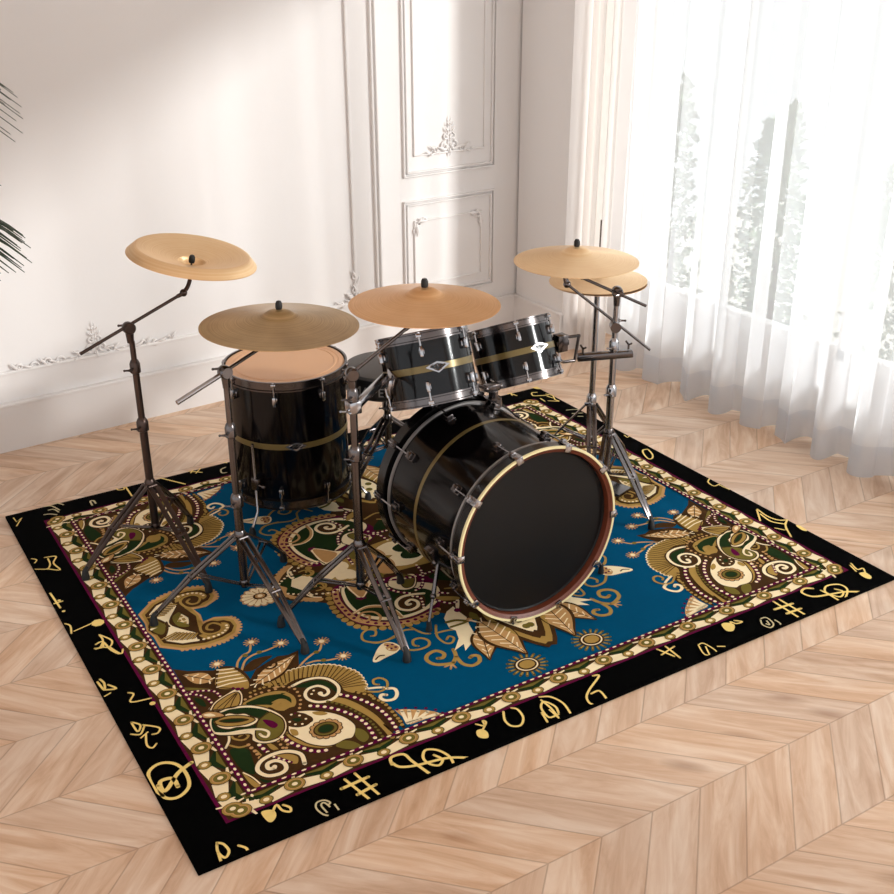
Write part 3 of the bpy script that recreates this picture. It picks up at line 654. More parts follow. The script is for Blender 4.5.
["D",4,"M",7,[-428,-101,-439,-124,-449,-151,-454,-180,-455,-207,-456,-231,-456,-257,-452,-284,-440,-309,-425,-328,-406,-348,-384,-365,-360,-377,-337,-386,-313,-393,-287,-396,-262,-394,-238,-392,-213,-387]],
["P",4,"C",1,[-403,-94,-425,-138,-439,-208,-430,-280,-399,-329,-348,-363,-285,-376,-221,-367,-170,-343,-124,-280,-136,-225,-236,-163,-327,-129]],
["S",4.5,"D",4,1,[-403,-94,-425,-138,-439,-208,-430,-280,-399,-329,-348,-363,-285,-376,-221,-367,-170,-343,-124,-280,-136,-225,-236,-163,-327,-129,-403,-94]],
["P",5,"E",1,[-388,-103,-412,-146,-424,-212,-417,-277,-381,-319,-339,-347,-276,-360,-216,-348,-159,-304,-166,-254,-251,-189,-327,-129]],
["P",6,"C",1,[-381,-66,-390,-113,-388,-161,-384,-203,-346,-176,-314,-138,-281,-111]],
["S",6.5,"D",4,1,[-381,-66,-390,-113,-388,-161,-384,-203,-346,-176,-314,-138,-281,-111,-381,-66]],
["P",7,"T",1,[-372,-77,-381,-131,-375,-186,-346,-165,-313,-114]],
["D",7,"M",9,[-379,-195]],
["D",7,"M",6,[-388,-187,-367,-197]],
["S",6,"T",12,1,[-443,-261,-391,-250,-345,-273,-321,-315,-318,-361]],
["S",7,"C",4,1,[-443,-261,-388,-245,-342,-267,-315,-314,-313,-362]],
["S",7,"T",9,1,[-397,-348,-376,-324,-382,-288,-415,-273,-442,-293,-438,-317,-417,-320,-404,-301,-417,-293]],
["P",6,"D",1,[-289,-268,-257,-243,-203,-254,-196,-304,-238,-356,-291,-345]],
["S",8,"C",12,1,[-186,-278,-220,-264,-260,-259,-292,-278,-301,-316,-277,-341,-244,-336,-230,-311,-241,-289,-263,-296,-266,-311,-257,-311]],
["S",6,"M",10,1,[-226,-274,-209,-296,-229,-351]],
["D",7,"C",5,[-226,-274,-214,-283,-209,-300,-216,-319,-222,-336,-229,-351]],
["P",6,"C",1,[-264,-169,-240,-136,-207,-133,-153,-148,-160,-186,-192,-226,-229,-226,-256,-198]],
["S",6.5,"D",4,1,[-264,-169,-240,-136,-207,-133,-153,-148,-160,-186,-192,-226,-229,-226,-256,-198,-264,-169]],
["P",7,"O",1,[-190,-125,-163,-160,-169,-187,-196,-217,-222,-213,-218,-174]],
["S",7.5,"D",4,1,[-190,-125,-163,-160,-169,-187,-196,-217,-222,-213,-218,-174,-190,-125]],
["D",8,"M",6,[-182,-155]],
["S",6,"M",13,1,[-113,-105,-123,-161,-165,-231,-198,-246]],
["D",7,"C",5,[-113,-105,-115,-124,-118,-145,-123,-161,-131,-179,-143,-199,-154,-217,-165,-231,-181,-242,-198,-246]],
["S",6,"M",13,1,[-278,-172,-256,-221,-225,-251]],
["D",7,"C",5,[-278,-172,-271,-190,-263,-209,-254,-224,-239,-239,-225,-251]],
["S",6,"G",8,1,[-143,96,-150,60,-120,55,-104,85,-126,92]],
["P",5,"E",1,[-133,-3,-96,-26,-93,-67,-116,-39]],
["S",6,"G",9,1,[-124,-8,-83,-27,-88,-70,-122,-93,-145,-79,-140,-53,-119,-57]],
["P",3,"M",1,[-560,0,-560,-10,-575,56,-596,-2,-579,-52,-544,-103,-487,-129,-435,-113,-392,-89,-330,0]],
["D",5,"T",8,[-581,49,-573,65,-563,82,-551,97,-538,108,-525,117,-510,127]],
["D",5,"C",5,[-572,-37,-558,-48,-543,-59,-528,-69,-510,-79,-492,-88,-473,-98,-457,-105,-438,-108,-420,-101,-404,-92]],
["P",4,"E",1,[-550,0,-578,17,-576,-34,-523,-58,-458,-48,-380,0]],
["P",5,"C",0,[-545,0,-525,-38,-470,-46,-455,0]],
["P",5,"C",0,[-440,0,-425,-30,-350,-75,-300,-60,-290,0]],
["S",6,"G",8,1,[-481,-44,-455,-30,-439,-50,-454,-71,-462,-56]],
["D",6,"C",6,[-512,68,-509,87,-516,49]],
["S",6,"C",6,1,[-488,116,-511,99,-522,74,-521,42,-502,30]],
["S",6,"G",7,1,[-483,71,-458,71,-449,44,-467,29,-477,46]],
["P",4,"T",1,[-590,0,-581,59,-542,108,-500,135,-486,120,-538,84,-575,35,-560,0]],
["P",6,"G",0,[-330,0,-418,36,-357,73,-276,74,-269,-20,-308,-94,0,-120,0,0]],
["P",7,"C",1,[-385,53,-324,53,-315,22,-339,-1,-385,16]],
["P",7,"C",1,[-344,-10,-316,-28,-331,-67,-360,-55]],
["P",7,"O",1,[-256,114,-242,92,-267,43,-300,76]],
["P",7,"C",1,[-150,0,-190,-60,-120,-90,-40,-60,0,-90,0,0]],
["P",8,"E",1,[-110,0,-130,-40,-80,-60,-30,-30,-20,0]],
["P",8,"T",1,[-240,0,-260,-60,-210,-110,-170,-50,-180,0]],
["S",8,"M",12,1,[-300,-20,-280,-110,-200,-160,-90,-170,0,-150]],
["D",9,"C",5,[-300,-20,-298,-37,-295,-62,-292,-80,-287,-96,-276,-116,-259,-131,-238,-144,-216,-154,-192,-162,-174,-166,-155,-169,-136,-170,-117,-171,-99,-170,-82,-169,-64,-167,-47,-163,-23,-156,-4,-151]],
["P",7,"E",1,[-120,-200,-60,-260,0,-270,0,-190,-60,-180]],
["S",8,"G",8,1,[-110,-290,-50,-310,-20,-280,-40,-250,-70,-265]],
["S",7,"M",12,1,[-174,-328,-149,-372,-122,-380]],
["D",8,"C",5,[-174,-328,-165,-345,-156,-362,-144,-376,-127,-379]],
["S",7,"M",12,1,[-145,-297,-117,-320]],
["D",8,"C",5,[-145,-297,-131,-308,-117,-320]],
["P",6,"G",1,[-166,-314,-101,-354,-111,-370,-170,-338]],
["S",2,"G",9,1,[-471,-429,-451,-446,-409,-447,-351,-430,-318,-442]],
["S",2,"G",8,1,[-395,-448,-449,-444,-483,-413,-473,-379,-446,-365,-427,-382,-439,-405,-452,-402]],
["S",2,"G",8,1,[-323,-421,-307,-472,-288,-489]],
["S",2,"G",9,1,[-416,-502,-375,-540,-329,-544,-312,-520,-325,-495,-350,-492,-363,-514,-354,-528]],
["S",2,"G",8,1,[-248,-459,-276,-512,-274,-557,-256,-568,-237,-550,-244,-533,-260,-544]],
["S",2,"G",8,1,[-272,-497,-239,-501,-206,-512]],
["P",3,"C",1,[-509,-518,-465,-471,-434,-457,-412,-470,-403,-501,-426,-521,-468,-528,-504,-534]],
["P",4,"T",1,[-439,-462,-421,-469,-408,-500,-428,-515,-446,-496]],
["D",5,"M",5,[-435,-477,-419,-479,-432,-496,-417,-497]],
["D",5,"C",4,[-439,-496,-443,-478]],
["S",4,"D",5,1,[-502,-522,-482,-511,-466,-516]],
["P",3,"C",0,[-206,-440,-178,-411,-143,-395,-144,-423,-140,-472,-157,-516,-172,-578,-203,-602,-243,-627,-228,-594,-272,-609,-226,-561,-210,-519,-220,-495]],
["S",4,"O",12,1,[-211,-464,-179,-470,-152,-492]],
["S",4,"O",10,1,[-214,-494,-175,-496,-148,-494]],
["D",5,"M",12,[-144,-423]],
["D",5,"T",11,[-141,-490]],
["P",3,"C",1,[-114,-366,-106,-375,-136,-418,-140,-407]],
["S",2,"G",13,1,[-308,-660,-333,-653,-360,-636,-369,-606,-353,-583,-321,-578,-307,-603,-320,-620,-336,-615]],
["S",2,"G",13,1,[-308,-660,-283,-635,-271,-601]],
["S",2,"G",13,1,[-283,-635,-286,-678,-267,-702,-237,-696,-224,-672,-236,-660,-250,-664]],
["S",1,"T",7,0,[-314,-661,-340,-664]],
["S",1,"T",7,0,[-314,-661,-331,-682]],
["S",1,"T",7,0,[-314,-661,-314,-684]],
["P",5,"D",1,[-137,-544,-125,-576,-122,-606,-128,-632,-142,-654,-163,-673,-186,-692,-208,-711,-209,-682,-211,-653,-212,-624,-206,-599,-192,-576,-168,-558]],
["P",6,"T",1,[-138,-548,-130,-578,-128,-605,-135,-629,-148,-651,-166,-670,-186,-688,-206,-706,-206,-680,-207,-653,-206,-626,-200,-602,-187,-581,-166,-563]],
["S",6.5,"D",4,1,[-138,-548,-130,-578,-128,-605,-135,-629,-148,-651,-166,-670,-186,-688,-206,-706,-206,-680,-207,-653,-206,-626,-200,-602,-187,-581,-166,-563,-138,-548]],
["S",7,"C",5,0,[-125,-551,-145,-562,-150,-540]],
["S",7,"C",5,0,[-124,-583,-156,-589,-174,-562]],
["S",7,"C",5,0,[-133,-611,-167,-616,-188,-588]],
["S",7,"C",5,0,[-149,-636,-179,-643,-194,-617]],
["S",7,"C",5,0,[-170,-659,-190,-670,-196,-648]],
["S",7,"C",5,0,[-192,-682,-202,-697,-198,-679]],
["S",8,"D",3,0,[-140,-552,-204,-702]],
["P",9,"D",1,[-121,-509,-83,-539,-57,-570,-47,-604,-49,-639,-62,-675,-78,-711,-93,-748,-115,-716,-139,-684,-160,-652,-170,-618,-168,-583,-150,-547]],
["P",10,"T",1,[-120,-514,-88,-543,-66,-574,-57,-606,-58,-639,-69,-673,-81,-707,-93,-742,-112,-711,-133,-681,-151,-650,-160,-618,-159,-585,-144,-550]],
["S",10.5,"D",4,1,[-120,-514,-88,-543,-66,-574,-57,-606,-58,-639,-69,-673,-81,-707,-93,-742,-112,-711,-133,-681,-151,-650,-160,-618,-159,-585,-144,-550,-120,-514]],
["S",11,"C",5,0,[-106,-503,-118,-529,-136,-507]],
["S",11,"C",5,0,[-86,-530,-115,-558,-149,-538]],
["S",11,"C",5,0,[-73,-558,-111,-587,-156,-568]],
["S",11,"C",5,0,[-67,-587,-108,-616,-154,-597]],
["S",11,"C",5,0,[-69,-616,-105,-645,-146,-625]],
["S",11,"C",5,0,[-76,-647,-101,-674,-132,-653]],
["S",11,"C",5,0,[-85,-677,-98,-703,-116,-681]],
["S",11,"C",5,0,[-94,-707,-94,-732,-101,-708]],
["S",12,"D",3,0,[-119,-520,-94,-736]],
["P",9,"D",1,[0,-380,-80,-430,-110,-520,-80,-640,0,-745]],
["P",10,"G",1,[0,-400,-65,-440,-95,-520,-68,-630,0,-725]],
["P",11,"D",1,[0,-410,-50,-450,-78,-520,-52,-620,0,-690]],
["P",12,"C",1,[0,-430,-45,-470,-66,-530,-40,-600,0,-650]],
["D",13,"O",14,[-22,-500,-42,-545,-12,-580,0,-530,-8,-620]],
["S",2,"O",9,0,[-82,-787,-60,-787]],
["S",3,"G",4,0,[-82,-787,-64,-787]],
["S",2,"O",9,0,[-84,-774,-63,-768]],
["S",3,"G",4,0,[-84,-774,-67,-769]],
["S",2,"O",9,0,[-91,-763,-74,-752]],
["S",3,"G",4,0,[-91,-763,-78,-754]],
["S",2,"O",9,0,[-103,-755,-92,-740]],
["S",3,"G",4,0,[-103,-755,-94,-743]],
["S",2,"O",9,0,[-116,-751,-112,-733]],
["S",3,"G",4,0,[-116,-751,-113,-737]],
["S",2,"O",9,0,[-131,-751,-135,-733]],
["S",3,"G",4,0,[-131,-751,-134,-737]],
["S",2,"O",9,0,[-145,-755,-156,-740]],
["S",3,"G",4,0,[-145,-755,-154,-743]],
["S",2,"O",9,0,[-156,-763,-173,-752]],
["S",3,"G",4,0,[-156,-763,-169,-754]],
["S",2,"O",9,0,[-163,-774,-184,-768]],
["S",3,"G",4,0,[-163,-774,-180,-769]],
["S",2,"O",9,0,[-166,-787,-188,-787]],
["S",3,"G",4,0,[-166,-787,-184,-787]],
["S",2,"O",9,0,[-163,-799,-184,-805]],
["S",3,"G",4,0,[-163,-799,-180,-804]],
["S",2,"O",9,0,[-156,-810,-173,-821]],
["S",3,"G",4,0,[-156,-810,-169,-819]],
["S",2,"O",9,0,[-145,-818,-156,-833]],
["S",3,"G",4,0,[-145,-818,-154,-830]],
["S",2,"O",9,0,[-131,-822,-135,-840]],
["S",3,"G",4,0,[-131,-822,-134,-836]],
["S",2,"O",9,0,[-116,-822,-112,-840]],
["S",3,"G",4,0,[-116,-822,-113,-836]],
["S",2,"O",9,0,[-103,-818,-92,-833]],
["S",3,"G",4,0,[-103,-818,-94,-830]],
["S",2,"O",9,0,[-91,-810,-74,-821]],
["S",3,"G",4,0,[-91,-810,-78,-819]],
["S",2,"O",9,0,[-84,-799,-63,-805]],
["S",3,"G",4,0,[-84,-799,-67,-804]],
["P",4,"D",1,[-82,-787,-86,-772,-98,-760,-115,-753,-133,-753,-150,-760,-162,-772,-166,-787,-162,-802,-150,-814,-133,-821,-115,-821,-98,-814,-86,-802]],
["P",5,"C",1,[-86,-787,-90,-773,-100,-762,-116,-756,-132,-756,-148,-762,-158,-773,-162,-787,-158,-801,-148,-812,-132,-818,-116,-818,-100,-812,-90,-801]],
["S",5.5,"D",4,1,[-86,-787,-90,-773,-100,-762,-116,-756,-132,-756,-148,-762,-158,-773,-162,-787,-158,-801,-148,-812,-132,-818,-116,-818,-100,-812,-90,-801,-86,-787]],
["P",6,"D",1,[-93,-787,-96,-776,-105,-767,-117,-762,-131,-762,-143,-767,-152,-776,-155,-787,-152,-798,-143,-807,-131,-812,-117,-812,-105,-807,-96,-798]],
["P",7,"G",1,[-97,-787,-100,-777,-107,-770,-118,-766,-130,-766,-141,-770,-148,-777,-151,-787,-148,-797,-141,-804,-130,-808,-118,-808,-107,-804,-100,-797]],
["S",7.5,"D",4,1,[-97,-787,-100,-777,-107,-770,-118,-766,-130,-766,-141,-770,-148,-777,-151,-787,-148,-797,-141,-804,-130,-808,-118,-808,-107,-804,-100,-797,-97,-787]],
["S",8,"C",8,1,[-142,-496,-117,-525,-80,-535]],
["P",7,"O",1,[-115,-455,-96,-493,-61,-541,-111,-516,-133,-483]]]
ABS=[["P",2,"Y",1,[-1057,-946,-1043,-943,-1026,-954,-1028,-975,-1045,-989,-1055,-980]],
["S",2,"Y",7,1,[-1030,-957,-1012,-940,-1008,-965,-993,-980,-987,-967,-998,-949]],
["S",2,"W",5,1,[-904,-1010,-893,-1005,-902,-989,-922,-987,-932,-1005,-927,-1032,-917,-1044]],
["S",2,"W",5,1,[-915,-1033,-917,-1002,-906,-997,-900,-1019]],
["S",2,"W",5,1,[-886,-1015,-886,-1040]],
["S",2,"Y",8,0,[-790,-942,-773,-1049]],
["S",2,"Y",8,0,[-823,-948,-802,-1049]],
["S",2,"Y",10,0,[-846,-975,-766,-972]],
["S",2,"Y",10,0,[-821,-1016,-763,-1008]],
["S",2,"Y",9,1,[-690,-963,-679,-938,-644,-944,-638,-980,-623,-1050]],
["S",2,"Y",9,1,[-687,-957,-676,-983,-635,-1001,-579,-1012,-543,-1023,-505,-1047]],
["S",2,"Y",8,1,[-550,-1050,-544,-1015,-558,-978,-585,-961,-606,-984,-605,-1012,-586,-1032,-566,-1017,-576,-990]],
["P",2,"Y",1,[-424,-967,-406,-970,-402,-989,-412,-1008,-428,-1002,-434,-986]],
["S",2,"Y",6,1,[-408,-973,-382,-951,-386,-940,-394,-960,-410,-942]],
["S",2,"Y",7,1,[-314,-938,-332,-972,-330,-1001,-306,-1012,-281,-988,-274,-951,-285,-936]],
["S",2,"Y",7,1,[-187,-938,-160,-954,-147,-997,-158,-1048]],
["S",2,"Y",7,1,[-192,-952,-190,-995,-197,-1040]],
["S",2,"Y",7,1,[-188,-1029,-219,-1026,-213,-981,-189,-962,-175,-996,-184,-1024]],
["S",2,"Y",7,1,[-235,-1040,-224,-999]],
["S",2,"Y",5,1,[-198,-1056,-198,-998]],
["S",2,"Y",7,1,[7,-940,22,-950,-42,-986,-72,-1010,-82,-1037,-72,-1052]],
["S",2,"Y",7,1,[-51,-1005,-23,-1006,-26,-1038,-31,-1052]],
["S",2,"Y",7,1,[260,-938,279,-994]],
["S",2,"Y",7,1,[292,-941,289,-1009]],
["S",2,"Y",6,1,[251,-968,315,-955]],
["S",2,"Y",5,1,[383,-989,365,-1039,405,-1047,404,-992,383,-989]],
["S",2,"Y",5,1,[397,-1006,376,-1046]],
["S",2,"Y",5,1,[427,-1025,449,-1039]],
["P",2,"Y",1,[524,-945,545,-945,559,-967,532,-990,513,-978]],
["S",2,"Y",6,1,[552,-969,560,-948,569,-966,593,-968,576,-950]],
["S",2,"W",5,1,[655,-987,676,-993,669,-1029,644,-1040,635,-1015,651,-991]],
["S",2,"W",5,1,[663,-1005,654,-1027,648,-1016]],
["S",2,"W",5,1,[689,-1015,688,-1041,673,-1052]],
["S",2,"Y",8,0,[767,-937,765,-1055]],
["S",2,"Y",8,0,[793,-939,795,-1054]],
["S",2,"Y",10,0,[734,-973,811,-979]],
["S",2,"Y",10,0,[749,-1011,811,-1014]],
["S",2,"Y",9,1,[940,-950,917,-936,889,-948,901,-985,956,-1005,1015,-1022,1072,-1058]],
["S",2,"Y",8,1,[953,-973,956,-1005,955,-1048]],
["S",2,"Y",7,1,[977,-1054,1033,-1016,1035,-980,993,-964,960,-985,963,-1016,980,-1035,1011,-1017,1000,-992]],
["P",2,"Y",1,[1151,-967,1174,-974,1170,-1003,1153,-1012,1144,-994]],
["S",2,"Y",6,1,[1182,-907,1167,-946,1190,-952,1169,-979]],
["S",2,"Y",6,1,[1168,-915,1153,-953]],
["S",2,"Y",7,1,[-1188,-983,-1176,-996,-1173,-1024,-1189,-1039,-1197,-1014,-1190,-988]],
["S",2,"Y",7,1,[-1197,-1014,-1202,-1046]],
["S",2,"Y",7,1,[-1147,-1019,-1134,-1038,-1138,-1056]],
["S",2,"Y",12,1,[-1140,-673,-1185,-694,-1229,-738,-1241,-731,-1234,-700,-1204,-706,-1202,-743]],
["S",2,"Y",10,1,[-1246,-756,-1257,-715,-1251,-653,-1215,-632,-1179,-655,-1167,-705,-1178,-758,-1215,-781,-1245,-763,-1245,-711]],
["S",2,"Y",6,1,[-1226,-422,-1223,-472,-1208,-448,-1226,-422]],
["S",2,"Y",6,1,[-1242,-473,-1220,-487,-1200,-459]],
["S",2,"Y",6,1,[-1201,-452,-1167,-487,-1177,-507,-1192,-505]],
["S",2,"Y",6,1,[-1207,-495,-1219,-541,-1210,-560,-1195,-549]],
["S",2,"Y",5,1,[-1225,-504,-1198,-488]],
["S",2,"Y",6,1,[-1192,-286,-1181,-301,-1199,-333,-1144,-346]],
["D",2,"Y",9,[-1148,-372]],
["S",2,"Y",7,1,[-1244,-178,-1239,-204,-1248,-236,-1254,-187]],
["S",2,"Y",7,1,[-1248,-236,-1216,-248,-1231,-217]],
["S",2,"Y",5,1,[-1257,-267,-1235,-259]],
["S",2,"Y",7,1,[-1204,8,-1182,11,-1173,-45,-1158,-80]],
["S",2,"Y",7,1,[-1182,11,-1190,-18,-1213,-12]],
["D",2,"Y",21,[-1165,125]],
["S",2,"Y",5,0,[-1244,117,-1183,132]],
["S",2,"Y",6,1,[-1257,177,-1245,155,-1253,109]],
["S",2,"Y",6,1,[-1180,55,-1179,19,-1196,-13,-1211,-18]],
["S",2,"Y",6,1,[-1180,55,-1156,4,-1172,-28,-1196,-13]],
["S",2,"Y",6,1,[-1172,-28,-1153,-82,-1140,-62]],
["S",2,"Y",7,1,[-1251,387,-1245,278]],
["S",2,"Y",7,1,[-1265,314,-1229,316]],
["D",2,"Y",6,[-1241,252,-1237,326]],
["S",2,"Y",6,1,[-1209,639,-1173,626,-1192,583,-1184,524,-1221,556]],
["S",2,"Y",6,1,[-1201,625,-1204,581,-1219,551]],
["S",2,"Y",5,1,[-1252,657,-1237,638,-1249,618]],
["S",2,"Y",5,1,[-1262,578,-1222,553]],
["S",2,"Y",5,0,[-1237,1008,-1234,968,-1210,990,-1242,932]],
["S",2,"W",6,1,[-1114,1037,-1090,1029,-1072,978]],
["S",2,"W",6,1,[-1108,1000,-1089,995,-1079,963]],
["S",2,"W",6,1,[-1084,1044,-1063,1038,-1048,1015]],
["S",2,"W",6,1,[-1132,971,-1111,964,-1091,945]],
["S",2,"W",7,1,[-954,950,-951,988,-939,986,-938,959]],
["S",2,"Y",6,1,[-832,1050,-829,1027,-809,1021,-803,1039]],
["S",2,"Y",7,0,[-796,1034,-799,946]],
["S",2,"Y",7,0,[-663,1061,-585,935]],
["D",2,"Y",10,[-662,1051]],
["S",2,"Y",6,0,[-520,1090,-468,1045]],
["S",2,"Y",6,0,[-532,1043,-489,1001]],
["S",2,"Y",6,0,[-487,1075,-530,1022]],
["S",2,"Y",5,0,[-470,1054,-514,1006]],
["S",2,"Y",6,1,[-389,1059,-369,1034]],
["S",2,"W",6,1,[-389,996,-413,985,-421,953,-404,947]],
["S",2,"Y",7,0,[1073,1070,1090,1000]],
["S",2,"Y",7,0,[1066,1040,1105,1049]],
["S",2,"Y",5,0,[1083,1046,1072,1011]],
["P",2,"Y",1,[1208,1063,1245,1048,1255,1007,1223,1018]],
["S",2,"Y",6,1,[1197,983,1172,990,1156,958,1181,942,1221,925]],
["S",2,"Y",6,1,[1221,942,1235,908,1215,862,1218,836,1179,868]],
["S",2,"Y",6,1,[1208,916,1218,885]],
["S",2,"Y",6,1,[1165,911,1162,871]],
["S",2,"W",5,1,[1180,730,1221,715,1248,683]],
["S",2,"W",5,1,[1178,685,1226,662]],
["S",2,"W",5,1,[1180,645,1203,630]],
["S",2,"Y",6,0,[1224,366,1219,340,1249,350]],
["S",2,"Y",7,1,[1212,200,1188,201,1166,168,1152,124,1170,120,1196,149,1213,195]],
["S",2,"W",5,1,[1237,150,1246,125,1247,98]],
["S",2,"Y",6,1,[1235,-153,1208,-173,1204,-210,1236,-209]],
["S",2,"Y",5,1,[1228,-209,1234,-267]],
["S",2,"Y",7,0,[1198,-447,1145,-515]],
["S",2,"Y",7,1,[1204,-444,1194,-502,1205,-546,1235,-565]],
["S",2,"Y",7,1,[1185,-477,1175,-540,1202,-582]],
["S",2,"Y",7,1,[1235,-565,1194,-595,1149,-663]],
["S",2,"Y",6,1,[1208,-579,1173,-618]],
["S",2,"Y",6,1,[1149,-585,1167,-614]],
["P",2,"Y",1,[1230,-612,1241,-625,1234,-663,1221,-649]]]
# ------------------------------------------------------------------ rug
RX0, RY0, RW, RD = .5208, 1.9711, 2.5036, 2.0936
RZ = .0105
rug_mats = list(RUGC)
class Rug:
    def __init__(s): s.items = []
    def poly(s, L, c, pts): s.items.append((L, len(s.items), c, pts, None))
def fl(a): return [(a[i], a[i+1]) for i in range(0, len(a), 2)]
def stroke_quads(pts, w):
    n = len(pts); l = []; r = []
    for i in range(n):
        a = pts[max(i-1, 0)]; b = pts[min(i+1, n-1)]; d = Vector((b[0]-a[0], b[1]-a[1]))
        if d.length < 1e-6: d = Vector((1, 0))
        d.normalize(); l.append((pts[i][0]-d.y*w/2, pts[i][1]+d.x*w/2)); r.append((pts[i][0]+d.y*w/2, pts[i][1]-d.x*w/2))
    return [[l[i], l[i+1], r[i+1], r[i]] for i in range(n-1)]
def capdisc(p, r, n=8): return [(p[0]+r*math.cos(2*PI*k/n+.2), p[1]+r*math.sin(2*PI*k/n+.2)) for k in range(n)]
shapes = []   # (layer, order, colour, [polys])
order = 0
def addshape(L, c, polys):
    global order
    order += 1; shapes.append((L, order, c, polys))
def conv(sp):
    k = sp[0]
    if k == 'P':
        p = fl(sp[4])
        if sp[3]: p = [(v.x, v.y) for v in cat([(x, y, 0) for x, y in p], 4, True)]
        if len(p) > 60: p = p[::2]
        tri = geometry.tessellate_polygon([[Vector((x, y, 0)) for x, y in p]])
        return sp[1], sp[2], [[p[i] for i in t] for t in tri]
    if k == 'S':
        p = fl(sp[5]); w = sp[3]
        if sp[4] and len(p) > 2: p = [(v.x, v.y) for v in cat([(x, y, 0) for x, y in p], 5)]
        return sp[1], sp[2], stroke_quads(p, w)+([capdisc(p[0], w/2), capdisc(p[-1], w/2)] if w > 5 else [])
    return sp[1], sp[2], [capdisc(p, sp[3], 8) for p in fl(sp[4])]
for sp in QUAD:
    L, c, polys = conv(sp); xs = [x for q in polys for x, y in q]; ys = [y for q in polys for x, y in q]
    fx = max(xs) > -2; fy = max(ys) > -2
    symy = fy and abs(max(ys)+min(ys)) < 4 and sp[0] != 'S'
    sxs = (1, -1); sys_ = (1,) if symy else (1, -1)
    if fx or fy:
        for sx in sxs:
            for sy in sys_: addshape(L+2, c, [[(x*sx, y*sy) for x, y in q] for q in polys])
    else: addshape(L+2, c, [[(x*sx, y*sy) for x, y in q] for q in polys for sx in sxs for sy in sys_])
def rc(x0, y0, x1, y1): return [(x0, y0), (x1, y0), (x1, y1), (x0, y1)]
FX, FY, IX, IY = 1144, 930, 1048, 855
addshape(0, 'M', [rc(-FX, -FY, FX, FY)])
addshape(1, 'D', [rc(-FX+9, -FY+8, FX-9, FY-8)])
addshape(2, 'B', [rc(-IX, -IY, IX, IY)])
FL = 20
addshape(FL, 'M', [rc(-IX-12, -IY-2, -IX+2, IY+2), rc(IX-2, -IY-2, IX+12, IY+2), rc(-IX-12, -IY-10, IX+12, -IY+1), rc(-IX-12, IY-1, IX+12, IY+10)])
def frame_run(horizontal, sgn, half, per):
    def Tf(a, b):    # a along, b from inner (0) to outer (1)
        if horizontal: return (a, sgn*(IY+8+b*(FY-IY-14)))
        return (sgn*(IX+10+b*(FX-IX-18)), a)
    n = int(half*2/per+.5); st = -half
    k = 1.0 if horizontal else .82
    for i in range(n):
        a0 = st+i*per; a1 = a0+per; m = (a0+a1)/2; e = 26*k; g = 15*k
        addshape(4, 'E', [[Tf(a0+e, .12), Tf(a1-e, .12), Tf(m, .62)]])
        addshape(5, 'O', [[Tf(a0+e+6, .1), Tf(a1-e-6, .1), Tf(m, .3)]])
        addshape(6, 'C', [[Tf(a0+e*.6, .28), Tf(m-g, .5), Tf(m-g*.7, .97), Tf(a0+e*.5, .86)], [Tf(a1-e*.6, .28), Tf(m+g, .5), Tf(m+g*.7, .97), Tf(a1-e*.5, .86)]])
        addshape(7, 'C', [[Tf(m+g*.9*math.cos(t*PI/5), .74+.20*math.sin(t*PI/5)) for t in range(10)]]); 
        addshape(8, 'O', [[Tf(m+g*1.35*math.cos(t*PI/6), .72+.24*math.sin(t*PI/6)) for t in range(12)]])
        addshape(9, 'G', [[Tf(m+g*1.1*math.cos(t*PI/6), .72+.19*math.sin(t*PI/6)) for t in range(12)]])
        addshape(10, 'C', [[Tf(m+g*.55*math.cos(t*PI/5), .72+.11*math.sin(t*PI/5)) for t in range(10)]])
        addshape(5, 'C', [[Tf(a0+4, -.02), Tf(a0+14, -.02), Tf(a0+8, .3), Tf(a0, .3)], [Tf(a0+12, .12), Tf(a0+40*k, .06), Tf(a0+40*k, .14), Tf(a0+12, .26)], [Tf(a0-8, .12), Tf(a0-36*k, .06), Tf(a0-36*k, .14), Tf(a0-8, .26)]])
        nd = 6
        addshape(FL+1, 'C', [[Tf(a0+(j+.5)*per/nd+8*math.cos(t*PI/3)*k, -.08+.055*math.sin(t*PI/3)) for t in range(6)] for j in range(nd)])
    for i in range(n+1):
        a0 = st+i*per
        for (rr, cc, LL) in ((30, 'D', 11), (28, 'G', 12), (22, 'T', 13), (19, 'O', 14), (8, 'C', 15)):
            if horizontal and i in (0, n) and 0: continue
            addshape(LL, cc, [[Tf(a0+rr*k*math.cos(t*PI/7), .5+(rr*.013)*math.sin(t*PI/7)) for t in range(14)]])
for sg in (-1, 1):
    frame_run(True, sg, 171*6.5, 171); frame_run(False, sg, 910, 140)
for sp in ABS:
    L, c, polys = conv(sp); addshape(L+20, c, polys)
